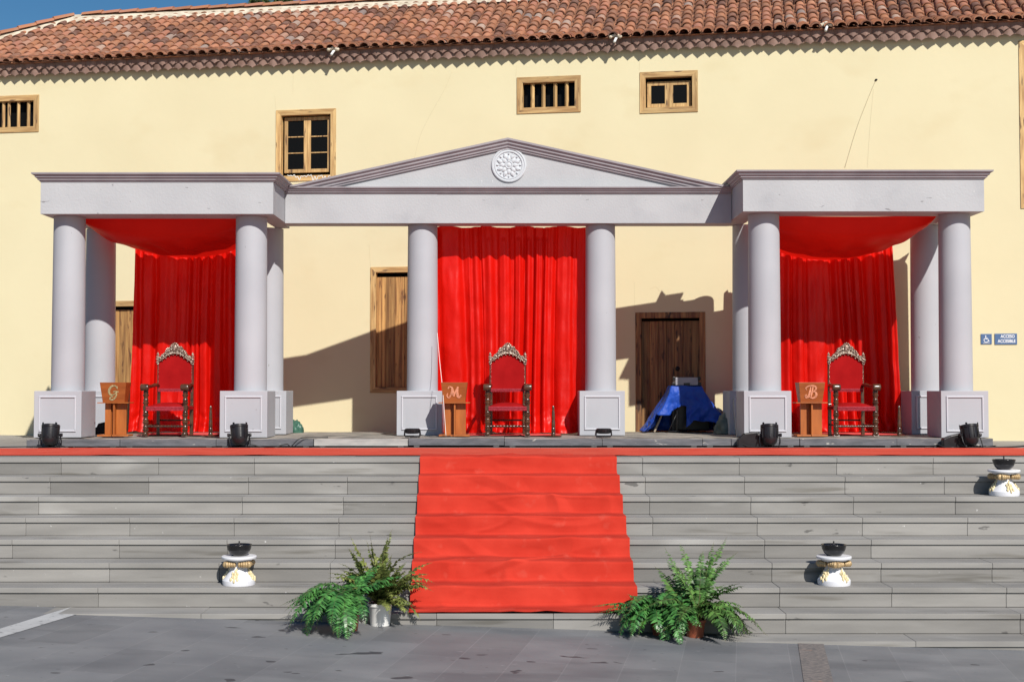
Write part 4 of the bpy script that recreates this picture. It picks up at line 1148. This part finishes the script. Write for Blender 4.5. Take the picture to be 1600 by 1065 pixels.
# grey green bundle and small lamp
def lump(cx, cy, cz_, rx, ry, rz, seed, m, name, label, cat):
    mb = MB()
    def fn(u, v):
        a_ = 2*PI*u; ph_ = PI/2*v; d = Vector((math.cos(a_)*math.cos(ph_), math.sin(a_)*math.cos(ph_), math.sin(ph_)))
        n_ = 1+.30*mn.noise(d*2.2+Vector((seed,0,0)))+.12*mn.noise(d*7)
        return (cx+d.x*rx*n_, cy+d.y*ry*n_, cz_+max(0,d.z)*rz*n_)
    mb.grid(fn, 40, 16, closeu=True)
    return single(name, mb, m, label, cat, (cx,cy,cz_), smooth=True)
lump(X(1147,19.0,670), 19.3, SZ+.012, .24,.2,.26, 2, m_gtarp, 'bundle', 'grey green cloth bundle between the blue tarpaulin and the right pavilion', 'bundle')
lump(X(447,19.3,665), 20.05, 0, .15,.15,.27, 6, m_green, 'bag', 'small dark green bag behind the left pavilion pedestal', 'bag')
o = thing('small_light', 'small grey lamp at the right shoulder of the blue tarpaulin', 'stage light', (X(1117,19.7,640),19.78,SZ+.012), .3)
b = MB(); b.tube([(0,0,0),(0,0,.18)], .012, 6); b.build('stem', m_black, o)
b = MB(); b.lathe([(.05,0),(.06,.03),(.062,.12),(.05,.15)], 14, Matrix.Translation((0,-.02,.20)) @ Matrix.Rotation(R(35),4,'Y')); b.build('housing', m_case, o, auto=40)

# ------------------------------------------------------------------ brazier stands on the steps
def brazier():
    o = thing('brazier', '', 'brazier', (0,0,0), 0, 'black fire bowls on white and gold capitals')
    b = MB(); b.lathe([(.148,0),(.152,.02),(.152,.045),(.144,.056),(.116,.088),(.098,.115),(.084,.145),(.077,.172),(.078,.20),(.090,.218),(.118,.224),(.120,.232),(.135,.238),(.158,.242),(.163,.252),(.163,.262),(.156,.268),(.001,.268)], 44)
    st_ = b.build('capital', m_wht, o, auto=35)
    for q in range(4):
        a0 = PI/4+q*PI/2; v = MB()
        for sgn in (-1,1):
            for i in range(4):
                # beads along the side of a square ring, shrinking towards the gap
                d = .125*math.sqrt(2)*.98
                c = Vector((d*math.cos(a0), d*math.sin(a0), 0)); dirn = Vector((math.cos(a0+PI/2+sgn*PI/4), math.sin(a0+PI/2+sgn*PI/4), 0))*(1 if sgn > 0 else -1)
                if sgn > 0: dirn = Vector((math.cos(a0+PI*3/4), math.sin(a0+PI*3/4), 0))
                else: dirn = Vector((math.cos(a0-PI*3/4), math.sin(a0-PI*3/4), 0))
                p = c*.86 + dirn*(.016+i*.022); rr = .031-.0018*i
                v.ball((p.x,p.y,.196), rr*(.62 if abs(dirn.x)>abs(dirn.y) else 1), rr*(1 if abs(dirn.x)>abs(dirn.y) else .62), rr, 10, 6)
        v.build('volute', m_gilt, st_, smooth=True)
        lf = MB(); al = q*PI/2 - PI/2 - .12
        for (dz, dx, s_) in ((.06,-.032,.022),(.06,.03,.022),(.085,-.02,.022),(.085,.02,.02),(.11,-.026,.018),(.11,.022,.018),(.13,0,.02),(.075,0,.026),(.05,0,.02),(.148,.008,.014),(.10,0,.026)):
            rad = (.150 if dz < .05 else .143-(dz-.055)*.80+ (dz-.055)**2*1.6)+.003; aa = al + dx/rad
            lf.ball((rad*math.cos(aa), rad*math.sin(aa), dz), s_*.6, s_*.6, s_*1.1, 8, 5)
        lf.build('leaf', m_leafg, st_, smooth=True)
    bw = MB(); bw.lathe([(.045,.268),(.068,.272),(.090,.295),(.108,.330),(.117,.368),(.120,.372),(.115,.372),(.104,.345),(.09,.335)], 36, cap=False); bo = bw.build('bowl', m_bowl, o, smooth=True)
    f = MB(); f.lathe([(.106,.352),(.05,.354),(.001,.354)], 28, cap=False); f.build('fuel', m_ash, bo, smooth=True)
    wk = MB(); wk.lathe([(.03,.354),(.022,.366),(.01,.372),(.006,.392),(.009,.398),(.003,.404)], 10); wk.ball((.03,-.02,.362),.018,.014,.012); wk.ball((-.035,.01,.360),.02,.016,.01); wk.build('burner', m_black, bo, smooth=True)
    return o
bz = brazier(); yb_ = 12.90
bz.location = (X(373.5,yb_,890), yb_, -6*H_+.001); bz['label'] = 'black bowl on a white and gold capital on the steps left of the carpet'
dup(bz, (X(1303,yb_,890), yb_, -6*H_+.001), R(-48), 'black bowl on a white and gold capital low on the steps right of the carpet')
dup(bz, (X(1569,14.30,760), 14.30, -2*H_+.001), R(14), 'black bowl on a white and gold capital high on the steps at the right edge')

# ------------------------------------------------------------------ ferns
def frond(mb, stem, base, azim, length, elev0, droop, npair, pl, rs, wfac=.52, twist=0.0, jit=.5, early=False):
    p = Vector(base); P = [p.copy()]; el = elev0; n_ = 16; a_ = azim
    for i in range(n_):
        d = Vector((math.cos(a_)*math.cos(el), math.sin(a_)*math.cos(el), math.sin(el)))
        p = p + d*(length/n_); p.z = max(p.z, .010+.001*(i%3)); P.append(p.copy()); el -= droop/n_*((1.75-1.5*i/n_) if early else (.5+1.1*i/n_)); a_ += twist/n_
    stem.tube(P, [max(.0008,.0028*(1-i/(n_+1))) for i in range(n_+1)], 4, cap=False)
    for i in range(npair):
        t = .12+.88*(i+.5)/npair; f = t*n_; j = min(n_-1,int(f)); q = P[j].lerp(P[j+1], f-j); T = (P[j+1]-P[j]).normalized()
        S = T.cross(Vector((0,0,1))); S = S.normalized() if S.length > 1e-3 else Vector((1,0,0)); U = S.cross(T)
        L_ = pl*(math.sin(PI*min(1,(t*.93+.08)))**.75)*rs.uniform(.85,1.12)
        if L_ < .006: continue
        for sg in (-1,1):
            if rs.random() < .10: continue
            dr = (S*sg + T*rs.uniform(.25,.5) + U*rs.uniform(-jit*1.1,jit*.7)).normalized()
            wv = T*(L_*wfac*.5); tip = q + dr*L_ + Vector((0,0,-L_*rs.uniform(.08,.30))); m_ = q + dr*L_*.45 + U*L_*.05
            b0 = q + T*(.001)
            rr = rs.random(); n0 = len(mb.v)
            mb.v += [tuple(b0 - wv*.55), tuple(b0 + wv*.55), tuple(m_ + wv), tuple(tip), tuple(m_ - wv)]
            mb.face((n0, n0+1, n0+2, n0+4), rr); mb.face((n0+4, n0+2, n0+3), rr)
def fern(px, py, yoff, label, pot, fr, mleaf, seed, potr=(.082,.112), poth=.185, potm=None, group='potted ferns at the foot of the stairs', dens=46, wf=.52, jit=.5, early=False):
    rs = random.Random(seed); g_ = ag(px, py); base = Vector((g_.x, g_.y+yoff, gz(g_.x)))
    o = thing('potted_fern', label, 'fern', base, 0, group)
    r0, r1 = potr
    p = MB(); p.lathe([(r0,0),(r0+.002,.006),(r1-.006,poth-.03),(r1-.004,poth-.028)], 30, cap=True)
    po = p.build('pot', potm, o, auto=40)
    p = MB(); p.lathe([(r1-.004,poth-.028),(r1+.006,poth-.026),(r1+.007,poth-.002),(r1,poth),(r1-.008,poth-.004),(r1-.010,poth-.03)], 30, cap=False); p.build('rim', potm, po, auto=40)
    s_ = MB(); s_.lathe([(r1-.009,poth-.02),(r1*.6,poth+.004),(.001,poth+.012)], 18, cap=False)
    for k_ in range(60):
        a_ = rs.uniform(0,2*PI); q = rs.uniform(0,r1*1.02); s_.tube([(q*math.cos(a_),q*math.sin(a_),poth-.01),((q+.02)*math.cos(a_+.3),(q+.02)*math.sin(a_+.3),poth+rs.uniform(.0,.06))], .002, 3)
    s_.build('soil', m_soil, o)
    lf = MB(); stm = MB()
    for spec in fr:
        n_, azc, azs, l0, l1, e0, e1, d0, d1, plx = spec
        for i in range(n_):
            a_ = R(azc + rs.uniform(-azs, azs)); ln = rs.uniform(l0,l1)
            b0 = Vector((rs.uniform(-.045,.045), rs.uniform(-.045,.045), poth-.01))
            frond(lf, stm, b0, a_, ln, R(rs.uniform(e0,e1)), R(rs.uniform(d0,d1)), int(ln*dens)+5, plx, rs, wfac=wf, twist=rs.uniform(-.5,.5), jit=jit, early=early and e0 < 89)
    lf.build('foliage', mleaf, o, fixn=False); stm.build('stem', m_stem, o, smooth=True)
    return o
# azimuth 0 = right, 90 = away, 180 = left, 270 = towards the camera
fern(594, 976, .0, 'tall olive fern in a white plastic pot left of the carpet', 'w',
     [(30,90,180,.26,.70,55,88,5,80,.056),(9,180,28,.45,.60,50,66,50,90,.062),(8,355,30,.45,.62,42,62,50,100,.062),
      (26,270,130,.20,.50,40,78,30,110,.050),(12,330,45,.28,.48,10,45,50,110,.052)], m_fernl, 11, (.085,.108), .20, m_potw)
fern(547, 984, .0, 'drooping dark green fern left of the white pot', 'b',
     [(11,203,42,.48,.74,58,84,105,150,.084),(15,250,42,.54,.84,62,86,125,160,.090),(4,300,28,.42,.58,60,82,125,155,.080),(7,140,45,.44,.62,60,82,90,135,.080),(4,172,10,.56,.68,40,52,70,95,.055),(10,70,60,.40,.60,66,86,50,110,.085)], m_fernb, 23, (.065,.088), .20, m_potb, dens=52, wf=.32, jit=.3, early=True)
fern(1086, 994, .0, 'wide spreading fern in a brown pot right of the carpet', 'b',
     [(14,95,80,.46,.84,60,86,8,45,.066),(13,345,45,.50,.78,54,80,95,145,.080),(10,200,45,.44,.66,54,78,90,135,.080),(6,300,60,.44,.62,60,82,115,150,.070),(4,125,15,.64,.80,50,62,10,35,.066),(4,5,14,.70,.86,46,58,95,125,.055),(10,60,100,.40,.60,55,80,40,90,.078)], m_fern, 37, (.072,.092), .155, m_potb, dens=44, wf=.38, jit=.5, early=True)
fern(1031, 991, .0, 'low bushy bright green fern nearest the right edge of the carpet', 'b',
     [(11,195,50,.42,.62,54,80,100,145,.086),(12,255,50,.46,.68,58,84,112,150,.088),(8,320,50,.40,.58,56,80,100,140,.085),(8,110,60,.40,.56,58,80,70,115,.085),(4,165,12,.56,.68,36,48,50,80,.05),(9,80,120,.34,.50,62,84,50,100,.085)], m_fernb, 41, (.06,.08), .15, m_potb, dens=46, wf=.40, jit=.45, early=True)

# ------------------------------------------------------------------ far tree tops
def treetop(px, py_top, Yt, hgt, label, seed):
    rs = random.Random(seed); tp_ = at(px, py_top, Yt); gx = tp_.x
    o = thing('pine_tree', label, 'tree', (gx, Yt, 0.0), 0, 'pine trees behind the building')
    t = MB(); t.tube([(0,0,0),(.05,0,tp_.z*.5),(0,0,tp_.z-.2)], [.22,.13,.02], 8); t.build('trunk', m_bark, o, smooth=True)
    c = MB()
    for i in range(2600):
        f = rs.random()**1.2; zz = tp_.z - f*hgt; rad = .12+.34*f*hgt*rs.uniform(.25,1); a_ = rs.uniform(0,2*PI)
        p = Vector((rad*math.cos(a_), rad*math.sin(a_), zz - rad*.15)); d = Vector((rs.uniform(-1,1),rs.uniform(-1,1),rs.uniform(-.2,1))).normalized()*.16
        s_ = d.orthogonal().normalized()*.03; n0 = len(c.v); c.v += [tuple(p-s_),tuple(p+s_),tuple(p+d)]; c.face((n0,n0+1,n0+2), rs.random())
    c.build('crown', m_pine, o, fixn=False)
treetop(406, -22, 34, 3.0, 'taller pine top just showing above the roof ridge at upper left', 3)
treetop(442, -16, 36, 2.2, 'smaller pine top just showing above the roof ridge, right of the taller one', 9)
